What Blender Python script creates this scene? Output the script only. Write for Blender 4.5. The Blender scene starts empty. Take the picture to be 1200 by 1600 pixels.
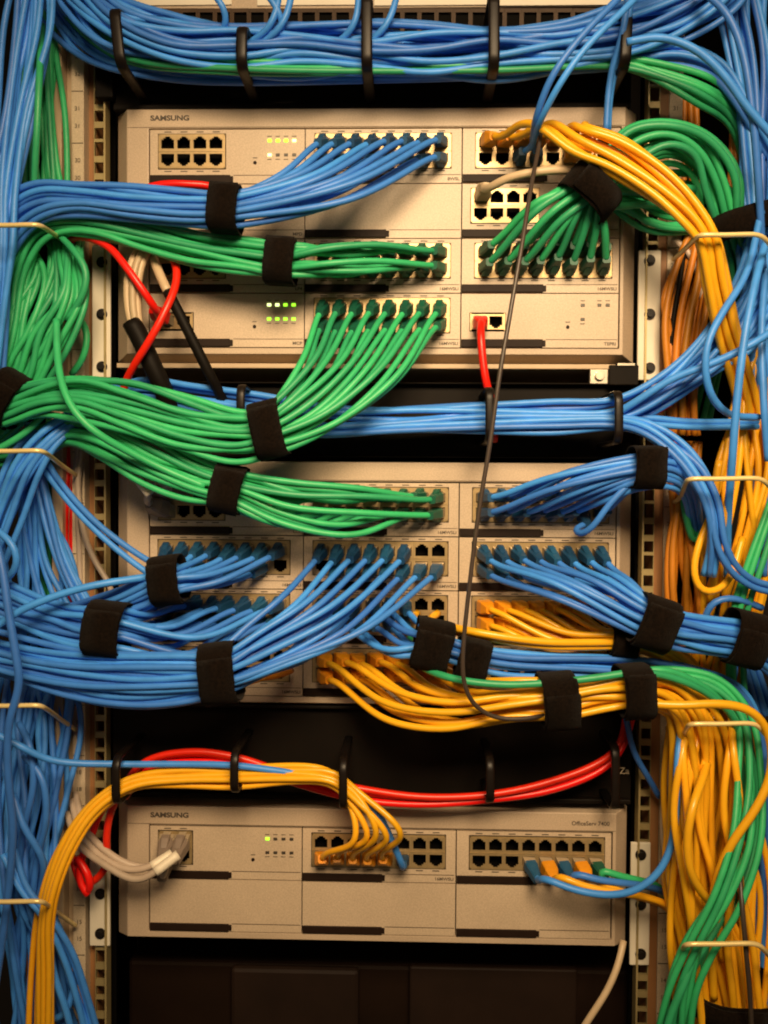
import bpy, math, random
import numpy as np
from mathutils import Vector, Matrix

# ------------------------------------------------------------------ camera, world, light
C = bpy.context.scene.collection
sc = bpy.context.scene
S = 0.001                                   # everything below is in millimetres
CAM = np.array([31.2166, -767.2488, -306.0518]); ROT = (math.pi/2 - 0.0252, -0.0065, 0.0273); F = 1400.0
cd = bpy.data.cameras.new('camera'); cam = bpy.data.objects.new('camera', cd); C.objects.link(cam)
cam.location = CAM * S; cam.rotation_euler = ROT
cd.sensor_fit = 'VERTICAL'; cd.sensor_height = 36.0; cd.lens = 36.0 * F / 1600.0
cd.clip_start = 0.02; cd.clip_end = 50
sc.camera = cam
w = bpy.data.worlds.new('World'); sc.world = w; w.use_nodes = True
w.node_tree.nodes['Background'].inputs[0].default_value = (1.0, 0.74, 0.46, 1)
w.node_tree.nodes['Background'].inputs[1].default_value = 0.075
def lamp(name, loc, target, sx, sy, power, col, spread=180):
    ld = bpy.data.lights.new(name, 'AREA'); ld.shape = 'RECTANGLE'; ld.size = sx; ld.size_y = sy
    ld.energy = power; ld.color = col; ld.spread = math.radians(spread)
    o = bpy.data.objects.new(name, ld); C.objects.link(o); o.location = Vector(loc)
    o.rotation_euler = (Vector(target) - Vector(loc)).to_track_quat('-Z', 'Y').to_euler()
lamp('front_lamp', (0.15, -1.0, 0.27), (0.05, 0, -0.32), 0.55, 0.34, 4.4, (1.0, 0.72, 0.42), 70)  # near lamp inferred from the plate's highlight; narrow beam shaped to darken the edges
lamp('side_fill', (-1.3, -1.9, 0.3), (0, 0, -0.3), 0.7, 0.7, 1.5, (1.0, 0.76, 0.48))  # fill light added from the side; no such lamp stands there
sc.view_settings.view_transform = 'Standard'; sc.view_settings.look = 'None'
sc.view_settings.gamma = 1; sc.view_settings.use_curve_mapping = False; sc.view_settings.exposure = 0.0
sc.cycles.filter_width = 2.0

M3 = np.array(Matrix.Rotation(ROT[2], 3, 'Z') @ Matrix.Rotation(ROT[1], 3, 'Y') @ Matrix.Rotation(ROT[0], 3, 'X'))
def P(px, py, d=0.0):
    """the point on the plane d mm in front of the faceplates that the photograph shows at px, py"""
    v = M3 @ np.array([(px - 600) / F, (800 - py) / F, -1.0])
    return CAM + v * ((-d - CAM[1]) / v[1])
def mmpx(d=0.0):                             # millimetres per photo pixel, d mm in front of the faceplates
    return (767.0 - d) / F

# ------------------------------------------------------------------ materials
def mat(name, col, rough=0.5, var=0.06, scale=40.0, bump=0.0, bscale=300.0, metal=0.0, rnd=0.0, spec=0.5, coat=0.0, sheen=0.0):
    m = bpy.data.materials.new(name); m.use_nodes = True; nt = m.node_tree; b = nt.nodes['Principled BSDF']
    b.inputs['Roughness'].default_value = rough; b.inputs['Metallic'].default_value = metal
    b.inputs['Specular IOR Level'].default_value = spec
    if coat: b.inputs['Coat Weight'].default_value = coat
    if sheen:
        b.inputs['Sheen Weight'].default_value = sheen
    tc = nt.nodes.new('ShaderNodeTexCoord')
    n = nt.nodes.new('ShaderNodeTexNoise'); n.inputs['Scale'].default_value = scale; n.inputs['Detail'].default_value = 5
    nt.links.new(tc.outputs['Object'], n.inputs['Vector'])
    mr = nt.nodes.new('ShaderNodeMapRange'); mr.inputs[1].default_value = 0.25; mr.inputs[2].default_value = 0.75
    mr.inputs[3].default_value = 1 - var; mr.inputs[4].default_value = 1 + var
    nt.links.new(n.outputs['Fac'], mr.inputs[0])
    hv = nt.nodes.new('ShaderNodeHueSaturation'); hv.inputs['Color'].default_value = (*col, 1)
    if rnd:
        oi = nt.nodes.new('ShaderNodeObjectInfo')
        m2 = nt.nodes.new('ShaderNodeMapRange'); m2.inputs[3].default_value = 1 - rnd; m2.inputs[4].default_value = 1 + rnd
        nt.links.new(oi.outputs['Random'], m2.inputs[0])
        mm = nt.nodes.new('ShaderNodeMath'); mm.operation = 'MULTIPLY'
        nt.links.new(mr.outputs[0], mm.inputs[0]); nt.links.new(m2.outputs[0], mm.inputs[1]); nt.links.new(mm.outputs[0], hv.inputs['Value'])
        m3 = nt.nodes.new('ShaderNodeMapRange'); m3.inputs[3].default_value = 0.5 + rnd * .03; m3.inputs[4].default_value = 0.5 - rnd * .03
        nt.links.new(oi.outputs['Random'], m3.inputs[0]); nt.links.new(m3.outputs[0], hv.inputs['Hue'])
    else:
        nt.links.new(mr.outputs[0], hv.inputs['Value'])
    nt.links.new(hv.outputs['Color'], b.inputs['Base Color'])
    if bump:
        nb = nt.nodes.new('ShaderNodeTexNoise'); nb.inputs['Scale'].default_value = bscale; nb.inputs['Detail'].default_value = 3
        nt.links.new(tc.outputs['Object'], nb.inputs['Vector'])
        bp = nt.nodes.new('ShaderNodeBump'); bp.inputs['Strength'].default_value = bump; bp.inputs['Distance'].default_value = 0.001
        nt.links.new(nb.outputs['Fac'], bp.inputs['Height']); nt.links.new(bp.outputs[0], b.inputs['Normal'])
    return m
def grain(m, scale, amt, bump):
    """fine powder-coat texture"""
    nt = m.node_tree; b = nt.nodes['Principled BSDF']; tc = nt.nodes.new('ShaderNodeTexCoord')
    n = nt.nodes.new('ShaderNodeTexNoise'); n.inputs['Scale'].default_value = scale; n.inputs['Detail'].default_value = 2
    nt.links.new(tc.outputs['Object'], n.inputs['Vector'])
    r = nt.nodes.new('ShaderNodeMapRange'); r.inputs[1].default_value = .3; r.inputs[2].default_value = .7; r.inputs[3].default_value = 1 - amt; r.inputs[4].default_value = 1 + amt
    nt.links.new(n.outputs['Fac'], r.inputs[0])
    src = b.inputs['Base Color'].links[0].from_socket
    mx = nt.nodes.new('ShaderNodeVectorMath'); mx.operation = 'SCALE'
    nt.links.new(src, mx.inputs[0]); nt.links.new(r.outputs[0], mx.inputs['Scale']); nt.links.new(mx.outputs[0], b.inputs['Base Color'])
    s2 = nt.nodes.new('ShaderNodeTexNoise'); s2.inputs['Scale'].default_value = 9; s2.inputs['Detail'].default_value = 6
    nt.links.new(tc.outputs['Object'], s2.inputs['Vector'])
    r2 = nt.nodes.new('ShaderNodeMapRange'); r2.inputs[3].default_value = b.inputs['Roughness'].default_value - .1; r2.inputs[4].default_value = b.inputs['Roughness'].default_value + .14
    nt.links.new(s2.outputs['Fac'], r2.inputs[0]); nt.links.new(r2.outputs[0], b.inputs['Roughness'])
def emit(name, col, s):
    m = bpy.data.materials.new(name); m.use_nodes = True; b = m.node_tree.nodes['Principled BSDF']
    b.inputs['Base Color'].default_value = (*col, 1); b.inputs['Emission Color'].default_value = (*col, 1); b.inputs['Emission Strength'].default_value = s
    return m
PAINT = mat('ivory_paint', (0.48, 0.375, 0.27), 0.42, 0.10, 14, 0.12, 900)
PLATE = mat('card_plate', (0.52, 0.41, 0.295), 0.40, 0.09, 16, 0.10, 900)
LABEL = mat('label_strip', (0.55, 0.45, 0.32), 0.5, 0.05, 60)
for q in (PAINT, PLATE, LABEL): grain(q, 900, .13, 0)
SEAM = mat('dark_seam', (0.035, 0.025, 0.018), 0.6)
LEVER = mat('brown_lever', (0.017, 0.009, 0.006), 0.55, 0.15, 80, spec=0.15)
INK = mat('dark_ink', (0.07, 0.055, 0.04), 0.6)
BLACK = mat('port_black', (0.003, 0.0025, 0.002), 0.7, spec=0.05)
SHIELD = mat('port_shield', (0.44, 0.32, 0.16), 0.36, 0.2, 120, metal=0.5)
EAR = mat('ear_plate', (0.72, 0.67, 0.55), 0.4, 0.05, 40, 0.05, 500)
RAIL = mat('rail_steel', (0.40, 0.32, 0.15), 0.4, 0.15, 60, metal=0.35)
POST = mat('post_paint', (0.50, 0.38, 0.25), 0.5, 0.10, 30, 0.05)
POST_SHADE = mat('post_shaded', (0.30, 0.14, 0.05), 0.55, 0.15, 25)  # beige post with shade and orange reflection put into its colour
PANEL = mat('black_panel', (0.005, 0.0032, 0.002), 0.6, 0.3, 20, 0.05, 200, spec=0.12)
RING = mat('ring_plastic', (0.007, 0.0042, 0.003), 0.42, 0.25, 60, 0.05, spec=0.28)
BRASS = mat('brass_wire', (0.86, 0.68, 0.30), 0.3, 0.08, 60, metal=0.25)
VELCRO = mat('hook_loop_fabric', (0.0065, 0.0038, 0.0024), 0.95, 0.6, 500, 0.9, 1500, spec=0.06, sheen=0.03)
SCREW = mat('black_screw', (0.010, 0.008, 0.007), 0.4, spec=0.3)
STEEL = mat('bright_steel', (0.6, 0.55, 0.45), 0.3, 0.1, 80, metal=0.8)
CARD = mat('white_card', (0.78, 0.72, 0.60), 0.5, 0.05, 40)
SOCK = mat('socket_brown', (0.06, 0.035, 0.02), 0.5, 0.2, 60, spec=0.2)
PLUG = mat('clear_plug', (0.33, 0.26, 0.17), 0.15, 0.1, 100)
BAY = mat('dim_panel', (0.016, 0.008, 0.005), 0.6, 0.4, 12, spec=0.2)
DARK = mat('room_dark', (0.008, 0.005, 0.004), 0.8, 0.3, 6)
LEDON = emit('led_lit', (0.35, 1.0, 0.03), 1.8)
LEDHOT = emit('led_bright', (0.8, 1.0, 0.35), 2.2)
LEDOFF = mat('led_dark', (0.05, 0.04, 0.03), 0.4)
CM = dict(
    blue=mat('blue_jacket', (0.048, 0.235, 0.74), 0.44, 0.13, 70, 0.08, 300, rnd=0.22),
    green=mat('green_jacket', (0.030, 0.39, 0.155), 0.44, 0.13, 70, 0.08, 300, rnd=0.22),
    yellow=mat('yellow_jacket', (0.86, 0.43, 0.012), 0.31, 0.05, 120, 0.05, 400, rnd=0.12),
    orange=mat('orange_jacket', (0.55, 0.20, 0.012), 0.45, 0.08, 120, 0.05, 400, rnd=0.2),
    red=mat('red_jacket', (0.80, 0.014, 0.004), 0.36, 0.06, 120, 0.05, 400, rnd=0.08),
    beige=mat('beige_jacket', (0.52, 0.40, 0.25), 0.42, 0.06, 120, 0.05, 400, rnd=0.1),
    grey=mat('grey_jacket', (0.46, 0.37, 0.29), 0.42, 0.06, 120, 0.05, 400, rnd=0.1),
    black=mat('black_jacket', (0.006, 0.0045, 0.0035), 0.55, 0.2, 120, 0.05, 400, spec=0.12),
    brown=mat('brown_wire', (0.05, 0.036, 0.028), 0.4, 0.1, 120),
    white=mat('white_sleeve', (0.78, 0.70, 0.56), 0.45, 0.05, 120))
BM = dict(
    blue=mat('blue_boot', (0.009, 0.066, 0.155), 0.5, 0.12, 120, 0.1, 400, rnd=0.2),
    green=mat('green_boot', (0.005, 0.095, 0.055), 0.5, 0.12, 120, 0.1, 400, rnd=0.2),
    yellow=mat('yellow_boot', (0.72, 0.28, 0.008), 0.4, 0.1, 120, 0.1, 400, rnd=0.12),
    red=CM['red'], beige=CM['beige'], grey=mat('grey_boot', (0.21, 0.16, 0.125), 0.5, 0.1, 120, 0.1, 400))

# ------------------------------------------------------------------ mesh helpers
class MB:
    def __init__(s): s.v = []; s.f = []
    def box(s, x0, x1, y0, y1, z0, z1):
        b = len(s.v)
        s.v += [(x, y, z) for z in (z0, z1) for y in (y0, y1) for x in (x0, x1)]
        s.f += [tuple(b + i for i in q) for q in ((0, 2, 3, 1), (4, 5, 7, 6), (0, 1, 5, 4), (2, 6, 7, 3), (0, 4, 6, 2), (1, 3, 7, 5))]
        return s
    def rings(s, rs, close=False, cap=True):
        b = len(s.v); n = len(rs[0]); k = len(rs)
        for r in rs: s.v += [tuple(p) for p in r]
        for i in range(k if close else k - 1):
            a, c = b + i * n, b + ((i + 1) % k) * n
            for j in range(n): s.f.append((a + j, a + (j + 1) % n, c + (j + 1) % n, c + j))
        if cap and not close:
            s.f.append(tuple(b + j for j in reversed(range(n)))); s.f.append(tuple(b + (k - 1) * n + j for j in range(n)))
        return s
    def disc(s, x, z, r, y0, y1, n=20):       # a short cylinder along y
        return s.rings([[(x + r * math.cos(t), y, z + r * math.sin(t)) for t in [2 * math.pi * i / n for i in range(n)]] for y in (y0, y1)])
    def build(s, name, m, parent=None, origin=(0, 0, 0), smooth=False, bevel=0.0, link=True):
        me = bpy.data.meshes.new(name); o3 = np.array(origin)
        me.from_pydata(((np.array(s.v) - o3) * S).tolist(), [], s.f)
        me.materials.append(m)
        if smooth: me.polygons.foreach_set('use_smooth', [True] * len(me.polygons))
        o = bpy.data.objects.new(name, me); C.objects.link(o)
        o.location = o3 * S
        if parent is not None:
            o.parent = parent; o.location = (o3 * S) - np.array(base_of(parent))
        if bevel:
            bv = o.modifiers.new('soft_edges', 'BEVEL'); bv.width = bevel * S; bv.segments = 2; bv.limit_method = 'ANGLE'
        return o
def base_of(o):
    p = np.array(o.location)
    while o.parent: o = o.parent; p = p + np.array(o.location)
    return p
def tag(o, label=None, cat=None, group=None, kind=None):
    if label: o['label'] = label
    if cat: o['category'] = cat
    if group: o['group'] = group
    if kind: o['kind'] = kind
    return o
def empty(name, loc, label, cat, group=None):
    o = bpy.data.objects.new(name, None); C.objects.link(o); o.location = np.array(loc) * S; o.empty_display_size = 0.02
    return tag(o, label, cat, group)
def text(name, body, size, x, y, z, m, parent, align='LEFT', bold=0.0, sx=1.0):
    cu = bpy.data.curves.new(name, 'FONT'); cu.body = body; cu.size = size * S; cu.align_x = align; cu.align_y = 'CENTER'; cu.offset = bold * S; cu.extrude = 0.0001
    t = bpy.data.objects.new(name, cu); C.objects.link(t)
    me = bpy.data.meshes.new_from_object(t.evaluated_get(bpy.context.evaluated_depsgraph_get()))
    bpy.data.objects.remove(t)
    me.transform(Matrix.Rotation(math.pi / 2, 4, 'X') @ Matrix.Diagonal((sx, 1, 1, 1)))
    me.materials.clear(); me.materials.append(m)
    o = bpy.data.objects.new(name, me); C.objects.link(o); o.parent = parent
    o.location = np.array((x, y, z)) * S - base_of(parent)
    return o

def spline(pts, step=5.0):
    p = np.array(pts, float); keep = [0] + [i for i in range(1, len(p)) if np.linalg.norm(p[i] - p[i - 1]) > 0.5]; p = p[keep]
    if len(p) == 2: p = np.array([p[0], (p[0] + p[1]) / 2, p[1]])
    q = np.vstack([2 * p[0] - p[1], p, 2 * p[-1] - p[-2]])
    t = np.concatenate([[0], np.cumsum(np.linalg.norm(np.diff(q, axis=0), axis=1) ** 0.5)])
    out = []
    for i in range(1, len(q) - 2):
        t0, t1, t2, t3 = t[i - 1:i + 3]; a0, a1, a2, a3 = q[i - 1:i + 3]
        u = np.linspace(t1, t2, 24, endpoint=False)[:, None]
        A1 = (t1 - u) / (t1 - t0) * a0 + (u - t0) / (t1 - t0) * a1
        A2 = (t2 - u) / (t2 - t1) * a1 + (u - t1) / (t2 - t1) * a2
        A3 = (t3 - u) / (t3 - t2) * a2 + (u - t2) / (t3 - t2) * a3
        B1 = (t2 - u) / (t2 - t0) * A1 + (u - t0) / (t2 - t0) * A2
        B2 = (t3 - u) / (t3 - t1) * A2 + (u - t1) / (t3 - t1) * A3
        out.append((t2 - u) / (t2 - t1) * B1 + (u - t1) / (t2 - t1) * B2)
    c = np.vstack(out + [p[-1:]])
    L = np.concatenate([[0], np.cumsum(np.linalg.norm(np.diff(c, axis=0), axis=1))])
    n = max(6, int(L[-1] / step)); s = np.linspace(0, L[-1], n)
    c = np.stack([np.interp(s, L, c[:, k]) for k in range(3)], 1)
    for _ in range(3):                        # real cable jackets do not kink
        c[1:-1] = 0.25 * c[:-2] + 0.5 * c[1:-1] + 0.25 * c[2:]
    return c
def tube_data(c, r, sides=8, ry=None):
    T = np.gradient(c, axis=0); T /= np.linalg.norm(T, axis=1)[:, None] + 1e-9
    n = np.cross(T[0], (0, 0, 1.0) if abs(T[0][2]) < .9 else (0, 1.0, 0)); n /= np.linalg.norm(n)
    ang = np.arange(sides) * 2 * math.pi / sides; V = []
    for i in range(len(c)):
        n = n - T[i] * (n @ T[i]); n /= np.linalg.norm(n) + 1e-9
        b = np.cross(T[i], n)
        V.append(c[i] + r * np.cos(ang)[:, None] * n + r * np.sin(ang)[:, None] * b)
    V = np.array(V).reshape(-1, 3); k = len(c)
    i = np.arange(k - 1)[:, None] * sides; j = np.arange(sides)[None]; j2 = (j + 1) % sides
    Fq = np.stack([i + j, i + j2, i + sides + j2, i + sides + j], -1).reshape(-1, 4)
    return V, Fq, sides, k
def tube_mesh(name, parts, mats):
    """one mesh from [(centre line, radius, material index)]"""
    V, Fs, mi, off = [], [], [], 0
    for c, r, k in parts:
        v, f, sides, n = tube_data(c, r)
        V.append(v); Fs += (f + off).tolist(); Fs.append([off + q for q in reversed(range(sides))]); Fs.append([off + (n - 1) * sides + q for q in range(sides)])
        mi += [k] * (len(f) + 2); off += len(v)
    me = bpy.data.meshes.new(name); me.from_pydata((np.vstack(V) * S).tolist(), [], Fs)
    for m in mats: me.materials.append(m)
    me.polygons.foreach_set('material_index', mi); me.polygons.foreach_set('use_smooth', [True] * len(Fs))
    return me

# ------------------------------------------------------------------ the setting: dark wall behind and dark floor below the rack
tag(MB().box(-1600, 1600, 620, 660, -1500, 1300).build('wall', DARK), kind='structure')
tag(MB().box(-1600, 1600, -600, 619, -1560, -1502).build('floor', DARK), kind='structure')

# ------------------------------------------------------------------ the rack
HR = 46.31
Z0 = (0.0, -299.95, -599.8)
CX = (-192.0, -58.7, 74.7); CW = 133.3
rack = empty('equipment_rack', (0, 300, -1400), 'tall open equipment rack with square-holed rails holding the three ivory switches', 'rack')
rng = random.Random(7)
def rail(x0, x1, name, numx, flip):
    b = MB(); zt, zb = 160.0, -960.0
    b.box(x0, x0 + .6, 12, 16, zb, zt); b.box(x1 - .6, x1, 12, 16, zb, zt)
    z = zt
    k = 0
    while z > zb:
        h = (5.4, 5.4, 2.8)[k % 3]
        b.box(x0 + .6, x1 - .6, 12.3, 15.8, z - h, z); z -= 14.82; k += 1
    lip = x1 + 1.2 if not flip else x0 - 1.2
    b.box(lip - .8, lip + .8, 6, 18, zb, zt)
    MB().box(x0 + .5, x1 - .5, 40, 42, zb, zt).build('hole_backing', BLACK, rack)  # black sheet added only to keep the rail holes dark
    return b.build(name, RAIL, rack)
xl = P(148, 300, -14)[0]; xr = P(166, 300, -14)[0]
rail(xl, xr, 'mounting_rail', 0, False)
xl2 = P(1003, 850, -14)[0]; xr2 = P(1021, 850, -14)[0]
rail(xl2, xr2, 'mounting_rail', 0, True)
# upright posts: outer flange, groove, number strip, inner return coloured as if in shade
zt, zb = 170, -965
pl = MB()
pl.box(P(78, 300, 0)[0], P(95, 300, 0)[0], 2, 60, zb, zt)
pl.box(P(95, 300, 0)[0], P(107, 300, 0)[0], 14, 60, zb, zt)
pl.build('post', POST, rack, bevel=.6)
MB().box(P(106.5, 300, 0)[0], P(126, 300, 0)[0], 8, 40, zb, zt).build('number_strip', LABEL, rack)
MB().box(P(126.2, 300, 0)[0], xl - .3, 20, 60, zb, zt).build('post_return', POST_SHADE, rack)
pr = MB().box(P(1064, 900, 0)[0], P(1085, 900, 0)[0], 50, 90, zb, zt)
pr.build('post', POST, rack, bevel=.6)
MB().box(P(1043, 900, 0)[0], P(1063.5, 900, 0)[0], 14, 40, zb, zt).build('number_strip', LABEL, rack)
MB().box(xr2 + .3, P(1042.5, 900, 0)[0], 15, 60, zb, zt).build('post_return', POST_SHADE, rack)
strips = [o for o in rack.children if o.name.startswith('number_strip')]
for k, so in enumerate(strips):
    cx = P(116, 300, 0)[0] if k == 0 else P(1053, 900, 0)[0]
    n = 33
    for q in range(22):
        z = 110 - q * 44.45
        ny = 7.7 if k == 0 else 13.7; text('numeral', str(n - q), 5.2, cx, ny, z, INK, so, 'CENTER')
        text('numeral', str(n - q), 5.2, cx, ny, z - 15, INK, so, 'CENTER')
        MB().box(cx - 5, cx + 5, ny - .1, ny + .25, z - 29.8, z - 29.2).build('numeral', INK, so)
MB().box(-330, 330, 420, 424, -1400, 260).build('back_panel', PANEL, rack)
MB().box(-334, -331, 80, 420, -1400, 260).build('side_panel', PANEL, rack)
MB().box(331, 334, 80, 420, -1400, 260).build('side_panel', PANEL, rack)

# ------------------------------------------------------------------ switches
def ox(c, i, n8):
    return CX[c] + (15.8 + 13.8 * i if n8 else (15.5 + 14.0 * i, 16.5 + 14.2 * i, 19.5 + 14.2 * i)[c])
def port(u, c, r, col, row, n8=False):        # centre of a port on the face; row 0 upper, 1 lower
    return np.array([ox(c, col, n8), 0.0, Z0[u] - HR * r - (12.0 if row == 0 else 25.8)])
def port_cell(b, x, z, up, half=6.9):
    """the metal front of one socket: everything of its cell that is not the stepped opening"""
    s = 1 if up else -1
    def bx(x0, x1, a, c): b.box(x + x0, x + x1, -0.9, 0.6, z + min(s * a, s * c), z + max(s * a, s * c))
    bx(-half, -5.5, -6.4, 6.4); bx(5.5, half, -6.4, 6.4)
    bx(-5.5, 5.5, -6.4, -4.7)
    bx(-5.5, -3.6, 2.9, 6.4); bx(3.6, 5.5, 2.9, 6.4)
    bx(-3.6, -2.0, 4.3, 6.4); bx(2.0, 3.6, 4.3, 6.4)
    bx(-2.0, 2.0, 5.5, 6.4)
CELL = {}
def cell_obj(name, x, z, up, parent, half):
    key = (up, round(half, 1))
    if key not in CELL:
        b = MB(); port_cell(b, 0, 0, up, half); o = b.build(name, SHIELD, None); CELL[key] = o.data; bpy.data.objects.remove(o)
    o = bpy.data.objects.new(name, CELL[key]); C.objects.link(o); o.parent = parent
    o.location = np.array((x, 0, z)) * S - base_of(parent)
    return o
USED = set()
def card(sw, u, c, r, nports=16, leds=None, label=None, plate=False, btn=True):
    x0, x1 = CX[c] + .45, CX[c] + CW - .45
    zt = Z0[u] - HR * r - .5; zb = Z0[u] - HR * (r + 1) + .4
    cb = MB()
    if not nports: cb.box(x0, x1, 0.2, 5, zb, zt)
    rows = 2 if nports > 2 else 1
    cols = 8 if nports == 16 else 4 if nports == 8 else 2
    if nports:
        n8 = nports <= 8; half = 6.9 if n8 else 7.05
        fx0 = ox(c, 0, n8) - half - 1.6; fx1 = ox(c, cols - 1, n8) + half + 1.6
        zc = [Z0[u] - HR * r - 12.0, Z0[u] - HR * r - 25.8]
        fz1 = zc[0] + 8.2 if rows == 2 else zc[1] + 1.5 + 8.0; fz0 = zc[1] - 8.2 if rows == 2 else zc[1] + 1.5 - 8.0
        cb.box(x0, fx0, 0.2, 5, zb, zt); cb.box(fx1, x1, 0.2, 5, zb, zt)
        cb.box(fx0, fx1, 0.2, 5, zb, fz0); cb.box(fx0, fx1, 0.2, 5, fz1, zt)
    o = cb.build('line_card', PLATE, sw)
    if nports:
        pb = MB().box(fx0 + .1, fx1 - .1, 11, 12, fz0 + .1, fz1 - .1)
        t = 0.55
        for a in ((fx0 + .05, fx0 + t, fz0 + .05, fz1 - .05), (fx1 - t, fx1 - .05, fz0 + .05, fz1 - .05), (fx0 + t, fx1 - t, fz1 - t, fz1 - .05), (fx0 + t, fx1 - t, fz0 + .05, fz0 + t)):
            pb.box(a[0], a[1], -0.1, 11, a[2], a[3])
        blk = pb.build('port_block', BLACK, o)
        shield = MB(); dark = [MB(), MB()]
        for i in range(cols):
            for k in range(rows):
                x = ox(c, i, n8); z = zc[k] if rows == 2 else zc[1] + 1.5
                if (u, c, r, i, k) in USED: port_cell(shield, x, z, k == 0 and rows == 2, half)
                else: cell_obj('port', x, z, k == 0 and rows == 2, o, half)
                if rows == 2: dark[k].box(x - 3, x + 3, -.05, .25, (fz1 + 1.1 if k == 0 else fz0 - 2.0), (fz1 + 1.9 if k == 0 else fz0 - 1.2))
        if rows == 2:
            xm0, xm1 = fx0 + .7, fx1 - .7
            shield.box(xm0, xm1, -1.3, 2, zc[1] + 6.5, zc[0] - 6.5)
            shield.box(xm0, xm1, -.6, 2, zc[0] + 6.45, fz1 - .65); shield.box(xm0, xm1, -.6, 2, fz0 + .65, zc[1] - 6.45)
        shield.box(fx0 + .6, ox(c, 0, n8) - half - .05, -.6, 2, fz0 + .6, fz1 - .6)
        shield.box(ox(c, cols - 1, n8) + half + .05, fx1 - .6, -.6, 2, fz0 + .6, fz1 - .6)
        shield.build('port_shield', SHIELD, o)
        for q in dark:
            if q.v: q.build('port_lettering', INK, o)
    # extractor lever and label strip along the foot of the card
    zl = zb + 7.0
    lv = MB().box(x0 + .1, x0 + 69, -1.4, 0.15, zb + .3, zl - .1); lv.box(x0 + .1, x0 + 71.5, -0.6, 0.14, zb + .9, zl - .9)
    lv.build('lever', LEVER, o, bevel=.5)
    MB().box(x0 + 71.6, x1 - .8, -.10, .19, zl - .35, zl).build('seam_line', LEVER, o)
    if label: text('lettering', label, 3.6, x1 - 1.5, 0.05, zb + 3.2, INK, o, 'RIGHT', 0.08, 1.15)
    if leds:
        for k in range(2):
            for i in range(4):
                st = leds[k][i]
                if st == ' ': continue
                x = CX[c] + 103.0 + 7.0 * i; z = zt - (9.5 if k == 0 else 21.5)
                b = MB().box(x - 1.7, x + 1.7, -.35, .15, z - 1.25, z + 1.25)
                b.build('indicator_light', {'g': LEDON, 'w': LEDHOT, '.': LEDOFF}[st], o, bevel=.3)
                b = MB().box(x - 2, x + 1.8, 0.0, .19, z + (3.4 if k == 0 else -4.0), z + (4.0 if k == 0 else -3.4)); b.build('indicator_caption', INK, o)
        MB().disc(CX[c] + 90.5, zt - 28, 1.5, -.3, .15).build('reset_button', LEVER, o, smooth=False)
        MB().box(CX[c] + 88.6, CX[c] + 92.4, 0, .19, zt - 24.2, zt - 23.5).build('button_caption', INK, o)
    return o
def switch(u, rows, label, logo, ears):
    sw = empty('network_switch', (0, 0, Z0[u] - HR * rows), label, 'network switch', 'ivory rack-mounted switches')
    zt = Z0[u] + 17.0; zb = Z0[u] - HR * rows - 5.5
    xo, xi = 224.6, 211.5
    a = [(-xo, 17, zb - 5), (xo, 17, zb - 5), (xo, 17, zt + 1), (-xo, 17, zt + 1)]
    f = [(-xi, 0, zb), (xi, 0, zb), (xi, 0, zt), (-xi, 0, zt)]
    oz0, oz1 = Z0[u] - HR * rows - .4, Z0[u] + .6
    g = [(CX[0] - .7, 0, oz0), (CX[2] + CW + .7, 0, oz0), (CX[2] + CW + .7, 0, oz1), (CX[0] - .7, 0, oz1)]
    h = [(x, 12.3, z) for x, y, z in g]
    b = MB(); b.rings([[(x, 30, z) for x, y, z in a], a, f, g, h], cap=False)
    b.build('bezel', PAINT, sw, bevel=.7)
    MB().box(CX[0] - .6, CX[2] + CW + .6, 12.4, 13.5, oz0 + .1, oz1 - .1).build('backplane', SEAM, sw)
    MB().box(-214, 214, 31, 290, zb - 3, zt - 1).build('chassis', PAINT, sw)
    MB().box(-xi + .3, xi - .3, -.12, .2, Z0[u] + 1.4, Z0[u] + 1.75).build('trim_line', LEVER, sw)
    top = MB().box(-1, 1, 20, 21, 0, 1)
    if logo: text('logo_lettering', 'SAMSUNG', 6.0, P(235, 0, 0)[0], -0.15, Z0[u] + 9.2, INK, sw, 'LEFT', 0.22, 1.22)
    if ears:
        for sx, (pa, pb, ya, yb, ys) in ears:
            tl = P(pa, ya, -9); br = P(pb, yb, -9)
            e = MB().box(tl[0], br[0], 8.2, 11.2, br[2], tl[2]).build('mounting_ear', EAR, sw, bevel=.8)
            for y in ys:
                q = P((pa + pb) / 2 + 1, y, -8)
                s = MB().disc(q[0], q[2], 4.7, 6.6, 8.15, 24)
                s.disc(q[0], q[2], 3.0, 4.8, 6.6, 16)
                s.build('screw', SCREW, e, bevel=.3)
    return sw
def used(u, c, r, spec):
    for i, k in spec: USED.add((u, c, r, i, k))
both = [(i, k) for i in range(8) for k in (0, 1)]
PA = both; used(0, 1, 0, PA)
PB = both; used(0, 1, 2, PB)
PD = both; used(0, 1, 3, PD)
PC = both; used(0, 2, 2, PC)
used(0, 2, 0, [(0, 0), (1, 0), (2, 0), (3, 0), (4, 0), (5, 0), (6, 0), (7, 0), (2, 1), (3, 1), (5, 1), (6, 1)])
used(0, 2, 1, [(0, 0)]); used(0, 2, 3, [(0, 0)])
PF = both; used(1, 1, 0, PF)
PG = both; used(1, 2, 0, PG)
PH = [p for p in both if p != (7, 1)]; used(1, 0, 1, PH)
PJ = both; used(1, 0, 2, PJ)
PI = [(i, k) for i in range(6) for k in (0, 1) if (i, k) != (0, 1)] + [(6, 1), (7, 1)]; used(1, 1, 1, PI)
PN = [(i, k) for i in range(6) for k in (0, 1)]; used(1, 1, 2, PN)
PK = both; used(1, 2, 1, PK)
PL = [(i, 0) for i in range(8)] + [(i, 1) for i in range(6)]; used(1, 2, 2, both)
PM = [(i, k) for i in range(8) for k in (0, 1)]; used(1, 1, 3, PM)
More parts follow.
